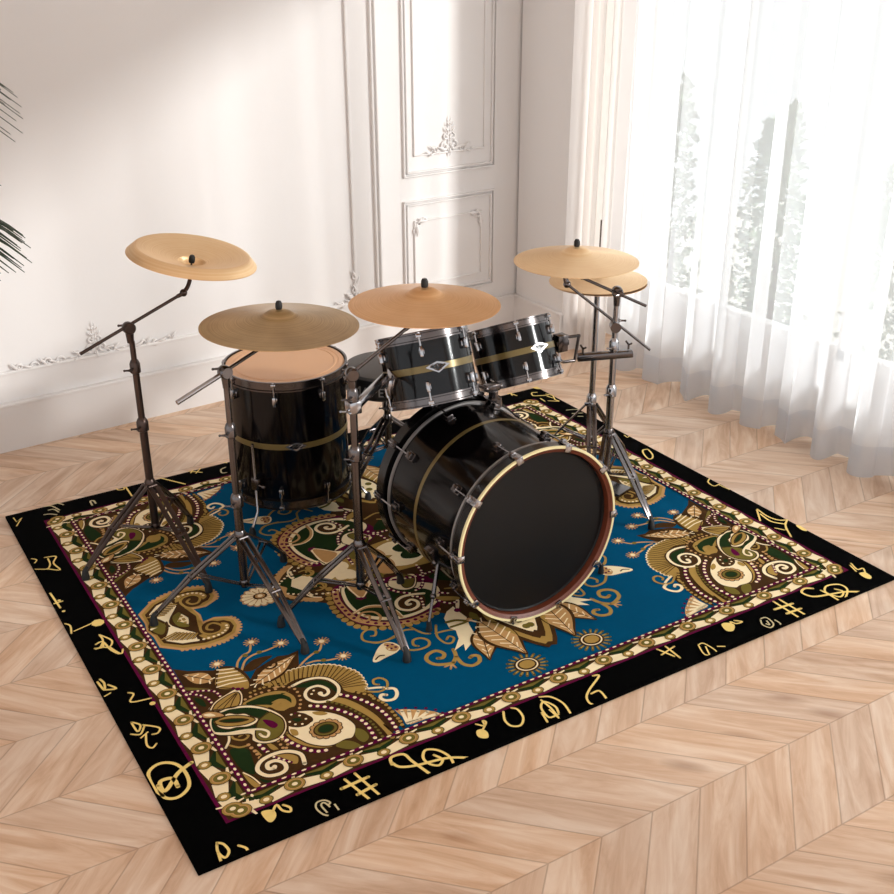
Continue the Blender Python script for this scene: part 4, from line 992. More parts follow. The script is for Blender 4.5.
# clip symbols at rug edge
shapes.sort(key=lambda s: (s[0], s[1]))
verts = []; faces = []; fm = []
HXr, HYr = RW/2, RD/2
CXo, CYo = 1.260-HXr, 1.047-HYr     # pattern centre relative to rug centre
def clip(poly):
    for ax, lim, sg in ((0, HXr-.002, 1), (0, HXr-.002, -1), (1, HYr-.002, 1), (1, HYr-.002, -1)):
        out = []
        for i in range(len(poly)):
            a, b = poly[i], poly[(i+1) % len(poly)]; ia, ib = a[ax]*sg <= lim, b[ax]*sg <= lim
            if ia: out.append(a)
            if ia != ib:
                t = (lim*sg-a[ax])/(b[ax]-a[ax]); out.append((a[0]+(b[0]-a[0])*t, a[1]+(b[1]-a[1])*t))
        poly = out
        if len(poly) < 3: return None
    return poly
for rank, (L, o_, c, polys) in enumerate(shapes):
    z = RZ+.00002+rank*3e-6
    for q in polys:
        q = clip([(x/1000+CXo, y/1000+CYo) for x, y in q])
        if not q: continue
        A = sum(q[i][0]*q[(i+1) % len(q)][1]-q[(i+1) % len(q)][0]*q[i][1] for i in range(len(q)))
        if abs(A) < 1e-9: continue
        if A < 0: q = q[::-1]
        b = len(verts); verts += [(x, y, z) for x, y in q]; faces.append(tuple(range(b, b+len(q)))); fm.append(rug_mats.index(c))
# body of the rug
bmb = MB().box((0, 0, RZ/2), HXr, HYr, RZ/2, bev=.002)
b0 = len(verts); verts += [tuple(v) for v in bmb.v]; faces += [tuple(i+b0 for i in f) for f in bmb.f]; fm += [rug_mats.index('K')]*len(bmb.f)
me = bpy.data.meshes.new('rug'); me.from_pydata(verts, [], faces)
for c in rug_mats: me.materials.append(M['rug'+c])
me.polygons.foreach_set('material_index', fm); me.update()
rug = bpy.data.objects.new('rug', me); COL.objects.link(rug); rug.location = ((RX0+HXr)*.9945, (RY0+HYr)*.9945, 0); rug.scale = (.9945, .9945, 1)
tag(rug, 'large teal rug with gold paisleys and a black border of music notes', 'rug')
FZ = RZ+.002

# ------------------------------------------------------------------ drums
def lerp(a, b, t): return Vector(a)*(1-t)+Vector(b)*t
def frame_of(ax):
    Z = Vector(ax).normalized(); X = Z.cross(Vector((0, 0, 1)) if abs(Z.z) < .9 else Vector((1, 0, 0))).normalized(); return X, Z.cross(X), Z
def radial(ax, toward):   # unit vector perpendicular to ax nearest to 'toward'
    Z = Vector(ax).normalized(); t = Vector(toward); return (t-Z*t.dot(Z)).normalized()
def rot(v, ax, a): return Matrix.Rotation(a, 3, Vector(ax)) @ Vector(v)

def badge(parent, p, n, up, w, h, loc=None):
    n = Vector(n).normalized(); up = Vector(up).normalized(); sd = up.cross(n).normalized()
    def plate(k, t0, t1):
        o = [(-1, 0.15), (-.45, .62), (0, .9), (.45, .62), (1, .15), (.5, -.4), (0, -1), (-.5, -.4)]
        mb = MB(); a = [Vector(p)+sd*x*w*k+up*y*h*k+n*t0 for x, y in o]; b = [Vector(p)+sd*x*w*k+up*y*h*k+n*t1 for x, y in o]
        mb.add(a+b, [tuple(range(8))[::-1], tuple(range(8, 16))]+[(i, (i+1) % 8, 8+(i+1) % 8, 8+i) for i in range(8)]); return mb
    b = plate(1, -.003, .0022).obj('badge', 'chrome', parent)
    c = plate(.66, .002, .0027).obj('badge_field', 'hoopblack', b)
    mb = MB()
    pts = [(-.62, .2), (-.35, .5), (-.3, 0), (-.05, .42), (.02, -.05), (.25, .35), (.2, -.1), (.6, .25)]
    mb.tube([Vector(p)+sd*x*w+up*y*h+n*.003 for x, y in pts], .0009*w/.02, 5)
    mb.tube([Vector(p)+sd*x*w+up*y*h+n*.003 for x, y in ((-.3, -.3), (0, -.62), (.3, -.3))], .0009*w/.02, 5)
    mb.obj('badge_mark', 'chrome', b)

def lug(parent, c, ax, rd, half, r, R, sgn, rim_z, name='lug'):
    # lug casing on shell with tension rod up to the rim; ax points to the rim
    ax = Vector(ax); rd = Vector(rd); sd = ax.cross(rd)
    mb = MB(); mb.box(Vector(c)+rd*.008, half*.36, .011, half, sd, rd, ax, bev=.004)
    mb.box(Vector(c)-rd*.001, half*.5, .004, half*.55, sd, rd, ax, bev=.002)
    l = mb.obj(name, 'chrome', parent)
    rodm = MB().tube([Vector(c)+rd*.010+ax*half*.9, Vector(c)+rd*.010+ax*rim_z], .003, 8)
    rodm.box(Vector(c)+rd*.008+ax*(rim_z-.002), .009, .008, .006, sd, rd, ax, bev=.002)
    rodm.tube([Vector(c)+rd*.010+ax*rim_z, Vector(c)+rd*.010+ax*(rim_z+.008)], .0045, 6)
    rodm.obj('tension_rod', 'chrome', l)
    return l

def tom(name, label, c, n, R, h, nl, badge_to, group=None, hoopm='darkchrome', lugm=.017, a_off=0.0, skin='skin', hz=.03, ld=.24):
    c = Vector(c); n = Vector(n).normalized(); base = c-n*h
    t = thing(name, label, 'drum', base, group)
    Rs = R*.955
    sb = h-.0
    MB().lathe(c, n, [(Rs-.008, -.006), (Rs, -.012), (Rs, -h*.5+.011)], 96).obj('shell', 'black', t)
    MB().lathe(c, n, [(Rs, -h*.5+.011), (Rs+.0004, -h*.5+.0105), (Rs+.0004, -h*.5-.0105), (Rs, -h*.5-.011)], 96).obj('stripe', 'stripe', t)['label'] = 'gold band around the black shell'
    MB().lathe(c, n, [(Rs, -h*.5-.011), (Rs, -h+.012), (Rs-.008, -h+.006)], 96).obj('shell', 'black', t)
    MB().lathe(c, n, [(0, -.005), (Rs*.82, -.005), (Rs*.825, -.0035), (Rs*.86, -.0035), (Rs*.865, -.005), (Rs*.9, -.005), (Rs*.905, -.0035), (Rs*.985, -.0035), (Rs*1.0, -.012)], 96).obj('drum_head', skin, t)['label'] = 'tan batter skin'
    MB().lathe(c, n, [(0, -h+.005), (Rs*.985, -h+.005), (Rs, -h+.012)], 64).obj('drum_head', 'head', t)
    for z0, sg in ((0, -1), (-h, 1)):
        pr = [(R*.965, z0), (R*.995, z0), (R*.995, z0+sg*.004), (R*.978, z0+sg*.006), (R*.978, z0+sg*(hz-.007)), (R*1.0, z0+sg*(hz-.005)), (R*1.0, z0+sg*hz), (R*.966, z0+sg*hz), (R*.966, z0+sg*.004)]
        MB().lathe(c, n, pr, 96, closed=True).obj('hoop', hoopm, t)
    r0 = radial(n, badge_to)
    for k in range(nl):
        a = 2*PI*(k+.5)/nl+a_off; rd = rot(r0, n, a)
        dz = h*.5-.005
        lug(t, c+rd*Rs-n*(h*.5-h*ld), n, rd, lugm, R, R, 1, h*(.5-ld)-.008)
        lug(t, c+rd*Rs-n*(h*.5+h*ld), -n, rd, lugm, R, R, -1, h*(.5-ld)-.008)
    pb = c+r0*(Rs+.001)-n*h*.5
    badge(t, pb, r0, n, .040, .019)
    return t

cam_dir = Vector((-.5, -.85, 0))
t1 = tom('rack_tom', 'left of the two rack toms above the bass drum, nearer the floor tom', (1.715, 2.940, .847), (0, .355, .935), .154, .232, 6, (-.28, -1, 0), 'rack toms above the bass drum', a_off=.25)
MB().bar((1.57, 2.87, .755), (1.57, 2.91, .65), .05, .012, (1, 0, 0)).box((1.566, 2.885, .705), .014, .02, .028, bev=.004).obj('mount_bracket', 'chrome', t1)
t2 = tom('rack_tom', 'right of the two rack toms, nearer the hi-hat', (2.221, 3.180, .717), (-.02, .41, .91), .157, .225, 6, (.08, -1, 0), 'rack toms above the bass drum', a_off=.05)
mb = MB().box((2.400, 3.09, .635), .022, .02, .032, bev=.003); mb.bar((2.375, 3.09, .635), (2.43, 3.09, .635), .03, .02); mb.tube([(2.425, 3.08, .655), (2.475, 3.07, .655)], .006, 8)
mb.obj('mount_bracket', 'darkchrome', t2)

# floor tom
FC = Vector((1.497, 3.558, .596)); FR = .228
ft = tom('floor_tom', 'deep black floor tom on three legs under the dark ride cymbal', FC, (0, 0, 1), FR, .50, 8, (-.32, -1, 0), None, 'darkchrome', .018, .1, hz=.036, ld=.36)
for k, a in enumerate((213, 333, 93)):
    a = math.radians(a); d = Vector((math.cos(a), math.sin(a), 0)); p = FC+d*(FR+.012); z0 = .30
    sd = Vector((0, 0, 1)).cross(d)
    lg = MB().tube([(p.x, p.y, .36 if k == 0 else .3), (p.x, p.y, .09), (p.x+d.x*.03, p.y+d.y*.03, .05), (p.x+d.x*.045, p.y+d.y*.045, FZ+.02)], .0055, 10).obj('leg', 'chrome', ft)
    q = p+d*.045; MB().lathe((q.x, q.y, FZ), (0, 0, 1), [(0, 0), (.013, 0), (.013, .012), (.008, .03), (0, .03)], 14).obj('rubber_foot', 'rubber', lg)
    br = MB().box((p.x-d.x*.008, p.y-d.y*.008, .2), .016, .016, .024, d, sd, bev=.005); br.tube([Vector((p.x, p.y, .2))+sd*.01, Vector((p.x, p.y, .2))+sd*.04+d*.01], .004, 8); br.ball((p.x+sd.x*.04+d.x*.01, p.y+sd.y*.04+d.y*.01, .2), .008)
    br.obj('leg_bracket', 'darkchrome', ft)

# bass drum
BC = Vector((1.820, 2.406, .314)); BA = Vector((0, -1, 0)); BL = .515
bd = thing('bass_drum', 'large black bass drum on its side with a cream-edged front hoop', 'drum', (1.82, 2.66, FZ))
BRr = .281
MB().lathe(BC, BA, [(BRr-.01, -.03), (BRr, -.035), (BRr, -.281)], 128).obj('shell', 'black', bd)
MB().lathe(BC, BA, [(BRr, -.281), (BRr+.0006, -.2815), (BRr+.0006, -.2965), (BRr, -.297)], 128).obj('stripe', 'stripe', bd)['label'] = 'gold band around the black shell'
MB().lathe(BC, BA, [(BRr, -.297), (BRr, -BL+.03), (BRr-.01, -BL+.025)], 128).obj('shell', 'black', bd)
MB().lathe(BC, BA, [(0, -.028), (.268, -.028), (.273, -.024), (.2765, -.028)], 128).obj('front_head', 'head', bd)['label'] = 'matte black front skin'
MB().lathe(BC, BA, [(0, -BL+.02), (.274, -BL+.02)], 96).obj('rear_head', 'head', bd)
hp = MB().lathe(BC, BA, [(.297, -.002), (.297, -.040), (.283, -.040), (.2835, -.001)], 128, closed=False).obj('front_hoop', 'hoopblack', bd)
MB().lathe(BC, BA, [(.2885, -.001), (.290, .002), (.2965, .002), (.298, -.002), (.297, -.006)], 128).obj('hoop_edge', 'cream', hp)['label'] = 'cream front edge of the hoop'
MB().lathe(BC, BA, [(.2885, .001), (.2765, -.006), (.2765, -.034)], 128).obj('hoop_lining', 'brown', hp)['label'] = 'reddish brown inside of the hoop'
MB().ring(BC, BA, .2765, .297, -BL, -BL+.042, 128).obj('rear_hoop', 'hoopblack', bd)
MB().lathe(BC, BA, [(.281, -.069), (.287, -.068), (.288, -.064), (.287, -.060), (.281, -.059)], 128).obj('tension_ring', 'ring', bd)
MB().lathe(BC, BA, [(.281, -BL+.056), (.287, -BL+.057), (.288, -BL+.061), (.287, -BL+.065), (.281, -BL+.066)], 128).obj('tension_ring', 'ring', bd)
for k in range(10):
    a = math.radians(35+36*k); rd = Vector((math.cos(a), 0, math.sin(a))); sd = BA.cross(rd)
    for s in (1, -1):
        e = BC if s == 1 else BC-BA*BL; ax = BA*s
        cl = MB().box(e+rd*.291+ax*.001, .012, .012, .004, sd, rd, ax, bev=.002); cl.box(e+rd*.3005-ax*.018, .012, .003, .02, sd, rd, ax, bev=.001)
        cl.box(e+rd*.305-ax*.03, .007, .006, .008, sd, rd, ax, bev=.002)
        c_ = cl.obj('claw', 'chrome' if s == 1 else 'darkchrome', bd)
        MB().tube([e+rd*.302+ax*.008, e+rd*.300-ax*.110], .0028, 8).obj('tension_rod', 'chrome', c_)
        lg = MB().box(e+rd*.290-ax*.118, .012, .012, .014, sd, rd, ax, bev=.005); lg.box(e+rd*.284-ax*.118, .015, .004, .018, sd, rd, ax, bev=.002); lg.obj('lug', 'darkchrome', bd)
for (fx, fy, sx) in ((1.49, 2.53, -1), (2.17, 2.515, 1)):
    p0 = Vector((1.82+sx*.262, 2.585, .205)); f = Vector((fx, fy, FZ+.03))
    sp = MB().tube([p0+Vector((sx*.004, .03, .06)), p0, lerp(p0, f, .55)], .0075, 10).tube([lerp(p0, f, .5), f], .005, 10); sp.ball(lerp(p0, f, .55), .011)
    so = sp.obj('spur', 'darkchrome', bd)
    MB().tube([f+Vector((0, 0, .004)), Vector((fx, fy, FZ))], [.007, .011], 12).obj('rubber_foot', 'rubber', so)
    rd = Vector((sx*.92, 0, -.39)); MB().box(p0+Vector((0, .02, .02)), .018, .022, .04, rd, (0, 1, 0), rd.cross(Vector((0, 1, 0))), bev=.006).tube([p0+Vector((0, .02, .02)), p0+Vector((sx*.03, -.03, .03))], .005, 8).ball(p0+Vector((sx*.03, -.03, .03)), .01).obj('spur_bracket', 'darkchrome', bd)

hl = MB().lathe((1.94, 2.85, .578), (.0, 0, 1), [(0, -.01), (.03, -.01), (.028, .02), (.016, .026), (.016, .045), (0, .045)], 24)
hl.box((1.94, 2.86, .632), .026, .016, .012, bev=.004)
for sx, ex in ((-1, (1.862, 2.90, .66)), (1, (2.06, 3.04, .575))):
    hl.tube(cat([(1.94+sx*.02, 2.86, .632), (1.94+sx*.045, 2.89, .64 if sx < 0 else .622), ex], 4), .006, 10); hl.ball((1.94+sx*.028, 2.85, .634), .009)
hl.obj('tom_holder', 'darkchrome', bd)

# ------------------------------------------------------------------ cymbals
def cymbal(name, label, c, n, R, m, prof=None, group='cymbals of the drum kit'):
    c = Vector(c); n = Vector(n).normalized()
    if prof is None:
        prof = [(.006, .052), (.018, .0505), (.032, .0455), (.045, .0375), (.056, .031), (.066, .0275), (.08, .0248), (.11, .0185), (.16, .0095), (R-.004, .0006), (R, 0)]
    top = prof; bot = [(r, z-.0016) for r, z in prof[::-1]]
    P = []
    mbs = MB().lathe((0, 0, 0), n, top+bot, 96, closed=True)
    for i in range(len(mbs.v)): mbs.v[i] = mbs.v[i]+c
    o = mbs.obj(name, m, loc=c); return tag(o, label, 'cymbal', group)

def wing(mb, c, n, s=1.0):
    X, Y, Z = frame_of(n)
    mb.lathe(c, n, [(0, 0), (.008*s, 0), (.0095*s, .006*s), (.009*s, .016*s), (.006*s, .022*s), (0, .023*s)], 14)
    return mb
def knob(mb, c, d, s=1.0):
    d = Vector(d).normalized(); X, Y, Z = frame_of(d); c = Vector(c)
    mb.tube([c, c+d*.02*s], .004*s, 8)
    for q in (-1, 1): mb.tube([c+d*.018*s, c+d*.026*s+X*q*.014*s], [.004*s, .003*s], 8); mb.ball(c+d*.026*s+X*q*.014*s, .0042*s, n=8)

def tripod(t, xy, hub_z, bot_z, feet, m, double=True, mid_h=.5):
    x, y = xy
    hub = MB().lathe((x, y, hub_z), (0, 0, 1), [(.0, -.022), (.016, -.022), (.019, -.01), (.019, .012), (.014, .022), (0, .022)], 20)
    lowr = MB().lathe((x, y, bot_z), (0, 0, 1), [(0, -.012), (.013, -.012), (.016, -.004), (.016, .012), (.012, .018), (0, .018)], 20)
    hub.obj('hub', m, t); lowr.obj('lower_hub', m, t)
    for fx, fy in feet:
        fx *= .992; fy *= .992
        f = Vector((fx, fy, FZ+.035)); d = Vector((fx-x, fy-y, 0)); d.normalize(); s = Vector((0, 0, 1)).cross(d)
        a = Vector((x, y, hub_z))+d*.018; lg = MB()
        off = .011 if double else .0
        mid = lerp(a, f, .55)+Vector((0, 0, .012))
        for q in ((-1, 1) if double else (0,)):
            A = a+s*off*q; Mi = mid+s*off*q*1.1; F = f+s*off*.35*q
            lg.bar(A, Mi, .006, .017, s, .0012); lg.bar(Mi, F, .006, .016, s, .0012)
        lg.tube([mid-s*.016, mid+s*.016], .005, 8); lg.tube([a-s*.015, a+s*.015], .005, 8)
        lo = lg.obj('leg', m, t)
        fd = (f-mid).normalized()
        MB().tube([f-fd*.012, f+fd*.006, Vector((fx+d.x*.006, fy+d.y*.006, FZ+.010)), Vector((fx+d.x*.006, fy+d.y*.006, FZ+.001))], [.008, .0105, .0135, .0135], 12).obj('rubber_foot', 'rubber', lo)
        b = Vector((x, y, bot_z))+d*.014; st = MB(); mm = lerp(a, f, .5)+Vector((0, 0, .008))
        for q in (-1, 1): st.bar(b+s*.006*q, mm+s*.010*q, .003, .009, s, .0008)
        st.tube([mm-s*.016, mm+s*.016], .0045, 8)
        st.obj('strut', m, t)

def post(t, x, y, segs, m):
    # segs: (z0, z1, radius); a collar with wing screw at every change of tube
    for i, (z0, z1, r) in enumerate(segs):
        MB().tube([(x, y, z0), (x, y, z1)], r, 16).obj('tube', m, t)
        if i < len(segs)-1:
            cb = MB().lathe((x, y, z1-.022), (0, 0, 1), [(r+.001, 0), (r+.006, .004), (r+.006, .034), (r+.002, .044), (segs[i+1][2], .05)], 20)
            knob(cb, (x+.0-(r+.002)*.8, y-(r+.002)*.6, z1-.002), (-.8, -.6, 0), 1.0); cb.obj('collar', m, t)

def boom(t, joint, tip, tail, ctr, n, m, r=.0055, tilt_name='tilter', nutm='rubber', feltm='felt', prof_h=.05, rod_len=.03, fat_tail=None):
    j, tp, tl, ctr, n = Vector(joint), Vector(tip), Vector(tail), Vector(ctr), Vector(n).normalized()
    MB().tube([tl, tp], r, 12).obj('boom_arm', m, t)
    if fat_tail: MB().tube([tl, lerp(tl, j, .9)], fat_tail, 12).obj('counter_tube', 'chrome', t)
    d = (tp-tl).normalized(); X = d.cross(Vector((0, 0, 1))).normalized()
    jt = MB().lathe(j-X*.016, X, [(0, 0), (.017, 0), (.02, .004), (.02, .028), (.017, .032), (0, .032)], 22)
    jt.tube([j-Vector((0, 0, .05)), j-Vector((0, 0, .012))], [.011, .014], 14); knob(jt, j-X*.016, -X, 1.1); jt.obj('boom_joint', m, t)
    if ctr is not None and n is not None:
        pt = ctr-n*.028
        tb = MB().tube(cat([tp-d*.01, tp+d*.012, lerp(tp+d*.02, pt, .5)+Vector((0, 0, -.004)), pt], 4), [.007]*13, 12)
        tb.ball(tp+d*.014, .013); tb.obj(tilt_name, m, t)
        MB().tube([pt-n*.004, ctr+n*(prof_h+.028)], .0035, 8).obj('cymbal_rod', 'darkchrome', t)
        MB().lathe(ctr+n*(prof_h-.012), n, [(0, -.010), (.013, -.010), (.013, 0), (0, 0)], 16).obj('felt_washer', feltm, t)
        wing(MB(), ctr+n*(prof_h+.001), n, 1.15).obj('wing_nut', nutm, t)

def stand(name, label, xy): return thing(name, label, 'stand', (xy[0], xy[1], FZ), 'cymbal stands of the drum kit')

# china stand (far left)
xy = (.93, 3.48)
s1 = stand('cymbal_stand', 'dark bronze boom stand at far left holding the upturned china cymbal', xy)
tripod(s1, xy, .275, .109, [(.665, 3.445), (.989, 3.148), (1.10, 3.635)], 'bronze')
post(s1, *xy, [(.10, .50, .014), (.50, .71, .0115), (.71, .80, .0095)], 'bronze')
chc, chn = (1.172, 3.512, 1.035), (.161, -.11, 1)
boom(s1, (.926, 3.48, .846), (1.116, 3.505, .921), (.755, 3.457, .796), Vector(chc)-Vector(chn).normalized()*.045, chn, 'bronze', .0055, nutm='rubber', feltm='redfelt', prof_h=.03, rod_len=.02)
chp = [(.006, -.036), (.024, -.034), (.036, -.026), (.042, -.014), (.046, -.008), (.07, -.003), (.11, .008), (.15, .018), (.178, .027), (.185, .028), (.191, .025), (.203, .012), (.214, .0)]
cymbal('cymbal', 'upturned china cymbal with a flared rim, tilted at the far left of the kit', chc, chn, .214, 'cymdark' if 0 else 'cymlight', chp)

# ride stand
xy = (1.056, 2.968)
s2 = stand('cymbal_stand', 'chrome boom cymbal stand in front of the floor tom holding the big dark ride cymbal', xy)
tripod(s2, xy, .275, .1, [(.775, 3.045), (1.114, 2.655), (1.283, 3.19)], 'darkchrome')
post(s2, *xy, [(.09, .40, .014), (.40, .64, .0115), (.64, .79, .0095)], 'darkchrome')
rdc = (1.253, 3.0, .932)
boom(s2, (1.056, 2.968, .831), (1.207, 2.993, .885), (.893, 2.942, .777), rdc, (.03, 0, 1), 'darkchrome', .0055, fat_tail=.0075)
cymbal('cymbal', 'large dark hammered ride cymbal hovering over the floor tom', rdc, (.03, 0, 1), .242, 'cymdark')

# crash stand
xy = (1.348, 2.713)
s3 = stand('cymbal_stand', 'chrome cymbal stand between floor tom and bass drum holding the middle crash cymbal', xy)
tripod(s3, xy, .275, .13, [(1.118, 2.82), (1.561, 2.845), (1.36, 2.45)], 'darkchrome')
post(s3, *xy, [(.12, .59, .014), (.59, .78, .0115), (.78, .81, .0095)], 'darkchrome')
crc = (1.565, 2.66, 1.036)
boom(s3, (1.348, 2.713, .847), (1.515, 2.672, .972), (1.327, 2.718, .835), crc, (.015, 0, 1), 'darkchrome', .0055)
am = MB().bar((1.348, 2.713, .738), (1.545, 2.872, .748), .022, .026, bev=.006).tube([(1.545, 2.872, .748), (1.562, 2.885, .70)], .010, 12); am.box((1.348, 2.713, .745), .02, .02, .02, bev=.005); am.ball((1.562, 2.885, .71), .013); knob(am, (1.33, 2.7, .745), (-.7, -.5, 0), 1.1)
am.obj('tom_arm', 'chrome', s3)
cymbal('cymbal', 'smooth orange-bronze crash cymbal above the left rack tom', crc, (.015, 0, 1), .221, 'cym')

# right crash stand with two booms and clamp
xy = (2.505, 2.91)
s5 = stand('cymbal_stand', 'chrome double-boom cymbal stand at the right of the kit holding the right crash cymbal', xy)
tripod(s5, xy, .31, .148, [(2.806, 3.136), (2.547, 2.69), (2.20, 2.62)], 'darkchrome')
post(s5, *xy, [(.14, .48, .014), (.48, .66, .0125), (.66, .83, .0105)], 'chrome')
rcc = (2.374, 2.986, .972)
boom(s5, (2.505, 2.91, .858), (2.388, 2.978, .915), (2.597, 2.857, .805), rcc, (0, 0, 1), 'darkchrome', .0055)
lb = MB().tube([(2.62, 2.844, .639), (2.349, 3.0, .889)], .005, 12); lb.ball((2.349, 3.0, .889), .014); lb.tube([(2.349, 3.0, .889), (2.342, 3.004, .915)], [.011, .009], 10); lb.lathe((2.505, 2.91, .73), (.45, .75, 0), [(0, -.02), (.019, -.02), (.019, .02), (0, .02)], 20); knob(lb, (2.53, 2.93, .735), (.8, .2, .1), 1.1)
lb.obj('lower_boom_arm', 'darkchrome', s5)
cb = MB().bar((2.393, 2.979, .612), (2.565, 2.873, .628), .032, .026, bev=.005)
for p in ((2.41, 2.968, .628), (2.55, 2.882, .643)): knob(cb, p, (0, 0, 1), 1.0)
cb.obj('multi_clamp', 'darkchrome', s5)
rdm = MB().tube([(2.345, 3.015, .60), (2.40, 3.07, .565), (2.455, 3.07, .56)], .006, 10).tube([(2.455, 3.07, .56), (2.47, 3.07, .66)], .006, 10).obj('tom_rod', 'darkchrome', s5)
cymbal('cymbal', 'pale bronze crash cymbal over the hi-hat at the right of the kit', rcc, (0, 0, 1), .2185, 'cymlight')

# hi-hat
xy = (2.63, 3.17)
s4 = thing('hi_hat_stand', 'chrome hi-hat stand with a thin pull rod behind the right crash cymbal stand', 'stand', (xy[0], xy[1], FZ))
tripod(s4, xy, .31, .16, [(2.85, 3.23), (2.52, 3.37), (2.53, 3.02)], 'darkchrome')
post(s4, *xy, [(.15, .33, .014), (.33, .79, .0115)], 'chrome')
MB().tube([(2.63, 3.17, .16), (2.63, 3.17, 1.048)], .003, 8).obj('pull_rod', 'darkchrome', s4)
MB().lathe((2.63, 3.17, .782), (0, 0, 1), [(0, 0), (.024, 0), (.02, .012), (0, .012)], 20).obj('cymbal_seat', 'rubber', s4)
cl = MB().lathe((2.63, 3.17, .872), (0, 0, 1), [(0, -.004), (.01, -.004), (.011, .006), (.007, .026), (0, .026)], 16); cl.obj('clutch', 'darkchrome', s4)
MB().box((2.58, 3.02, FZ+.016), .045, .11, .007, (.95, .3, 0), (-.3, .95, 0), bev=.003).box((2.60, 3.13, FZ+.014), .03, .02, .01, bev=.003).obj('pedal', 'darkchrome', s4)
hhb = [(.006, -.028), (.03, -.026), (.042, -.014), (.07, -.010), (.12, -.005), (.185, 0)]
cymbal('cymbal', 'bottom cymbal of the hi-hat pair, facing up beneath its twin', (2.63, 3.17, .812), (0, 0, 1), .185, 'cymlight', hhb)
hht = [(.006, .045), (.02, .043), (.034, .036), (.042, .024), (.07, .018), (.12, .009), (.18, .001), (.185, 0)]
cymbal('cymbal', 'top cymbal of the hi-hat pair, partly hidden behind the right crash cymbal', (2.63, 3.17, .818), (-.02, .02, 1), .185, 'cymlight', hht)

# drum throne behind the toms
TX, TY = 1.95, 3.62
th = thing('drum_throne', 'round grey and black drum stool behind the left rack tom', 'stool', (TX, TY, FZ))
MB().lathe((TX, TY, .46), (0, 0, 1), [(.165, .0), (.162, .012), (.14, .020), (0, .023)], 64).obj('seat_top', 'vinyl', th)
st_ = MB().lathe((TX, TY, .46), (0, 0, 1), [(0, -.085), (.155, -.085), (.165, -.075), (.168, -.03), (.165, .0), (0, .0)], 64).obj('seat', 'vinylblack', th)
tripod(th, (TX, TY), .24, .12, [(1.72, 3.50), (2.19, 3.50), (1.95, 3.86)], 'darkchrome')
post(th, TX, TY, [(.11, .30, .014), (.30, .385, .0115)], 'darkchrome')
fc = bpy.data.curves.new('txt', 'FONT'); fc.body = 'MAPEX'; fc.size = .05; fc.extrude = .0006; fc.align_x = 'CENTER'; fc.align_y = 'CENTER'
fo = bpy.data.objects.new('txt', fc); COL.objects.link(fo); bpy.context.view_layer.update()
tm = bpy.data.meshes.new_from_object(fo); bpy.data.objects.remove(fo)
ang0 = math.radians(222)
for v in tm.vertices:
    x, y, z = v.co; a = ang0+x*1.15/.168; r = .1685+z
    v.co = (TX+r*math.cos(a), TY+r*math.sin(a), .46-.045+y)
    v.co -= Vector((TX, TY, FZ))
tm.materials.append(M['letter']); tl = bpy.data.objects.new('lettering', tm); COL.objects.link(tl); tl.parent = th
tl['label'] = 'pale brand lettering on the seat side'

# ------------------------------------------------------------------ palm at the left edge
PX, PY = .12, 3.80
pl = thing('potted_palm', 'potted palm at the left edge with dark drooping leaf tips in view', 'plant', (PX, PY, 0))
po = MB().lathe((PX, PY, 0), (0, 0, 1), [(0, 0), (.13, 0), (.16, .05), (.19, .33), (.2, .36), (.18, .36), (.17, .33), (0, .33)], 40).obj('pot', 'pot', pl)
MB().lathe((PX, PY, .325), (0, 0, 1), [(0, 0.01), (.1, .012), (.172, 0)], 24).obj('soil', 'soil', pl)
MB().tube([(PX, PY, .32), (PX+.02, PY, .7), (PX, PY+.01, 1.0)], [.03, .024, .02], 10).obj('trunk', 'stem', pl)
def frond(a, rise, reach, seed, drop=.55):
    rnd = random.Random(seed); d = Vector((math.cos(a), math.sin(a), 0)); s = Vector((-d.y, d.x, 0))
    P = [Vector((PX, PY+.01, .98))]
    for i in range(1, 9):
        t = i/8; P.append(Vector((PX, PY+.01, .98))+d*reach*t+Vector((0, 0, rise*math.sin(t*PI*.62)*1.05)))
    st = MB().tube(P, [.006*(1-.8*i/8) for i in range(9)], 6).obj('frond', 'stem', pl)
    lf = MB(); cp = cat(P, 6)
    for i in range(8, len(cp)):
        t = i/len(cp)
        for q in (-1, 1):
            l = .30*math.sin(PI*min(1, t*.8+.12))+.06; l *= rnd.uniform(.85, 1.1)
            dr = (d*.75+s*q*(.75-.4*t)+Vector((0, 0, .12))).normalized()
            pts = []
            for k in range(7):
                u = k/6; pts.append(cp[i]+dr*l*u+Vector((0, 0, -drop*l*u*u)))
            w = .008; n = Vector((0, 0, 1)); e = dr.cross(n).normalized(); vs = []
            for k, p in enumerate(pts):
                ww = w*(.25+1.2*math.sin(PI*(k/6*.9+.08))); vs += [p-e*ww, p+e*ww, p+Vector((0, 0, .002))]
            lf.add(vs, [f for k in range(6) for f in ((3*k, 3*k+2, 3*k+5, 3*k+3), (3*k+2, 3*k+1, 3*k+4, 3*k+5))])
    lf.obj('leaflets', 'leaf', st)
frond(math.radians(14), .66, .47, 1); frond(math.radians(4), .24, .40, 2); frond(math.radians(100), .6, .4, 3, .6); frond(math.radians(-60), .55, .45, 4)
frond(math.radians(170), .6, .5, 5); frond(math.radians(230), .4, .5, 6); frond(math.radians(45), .75, .3, 7)

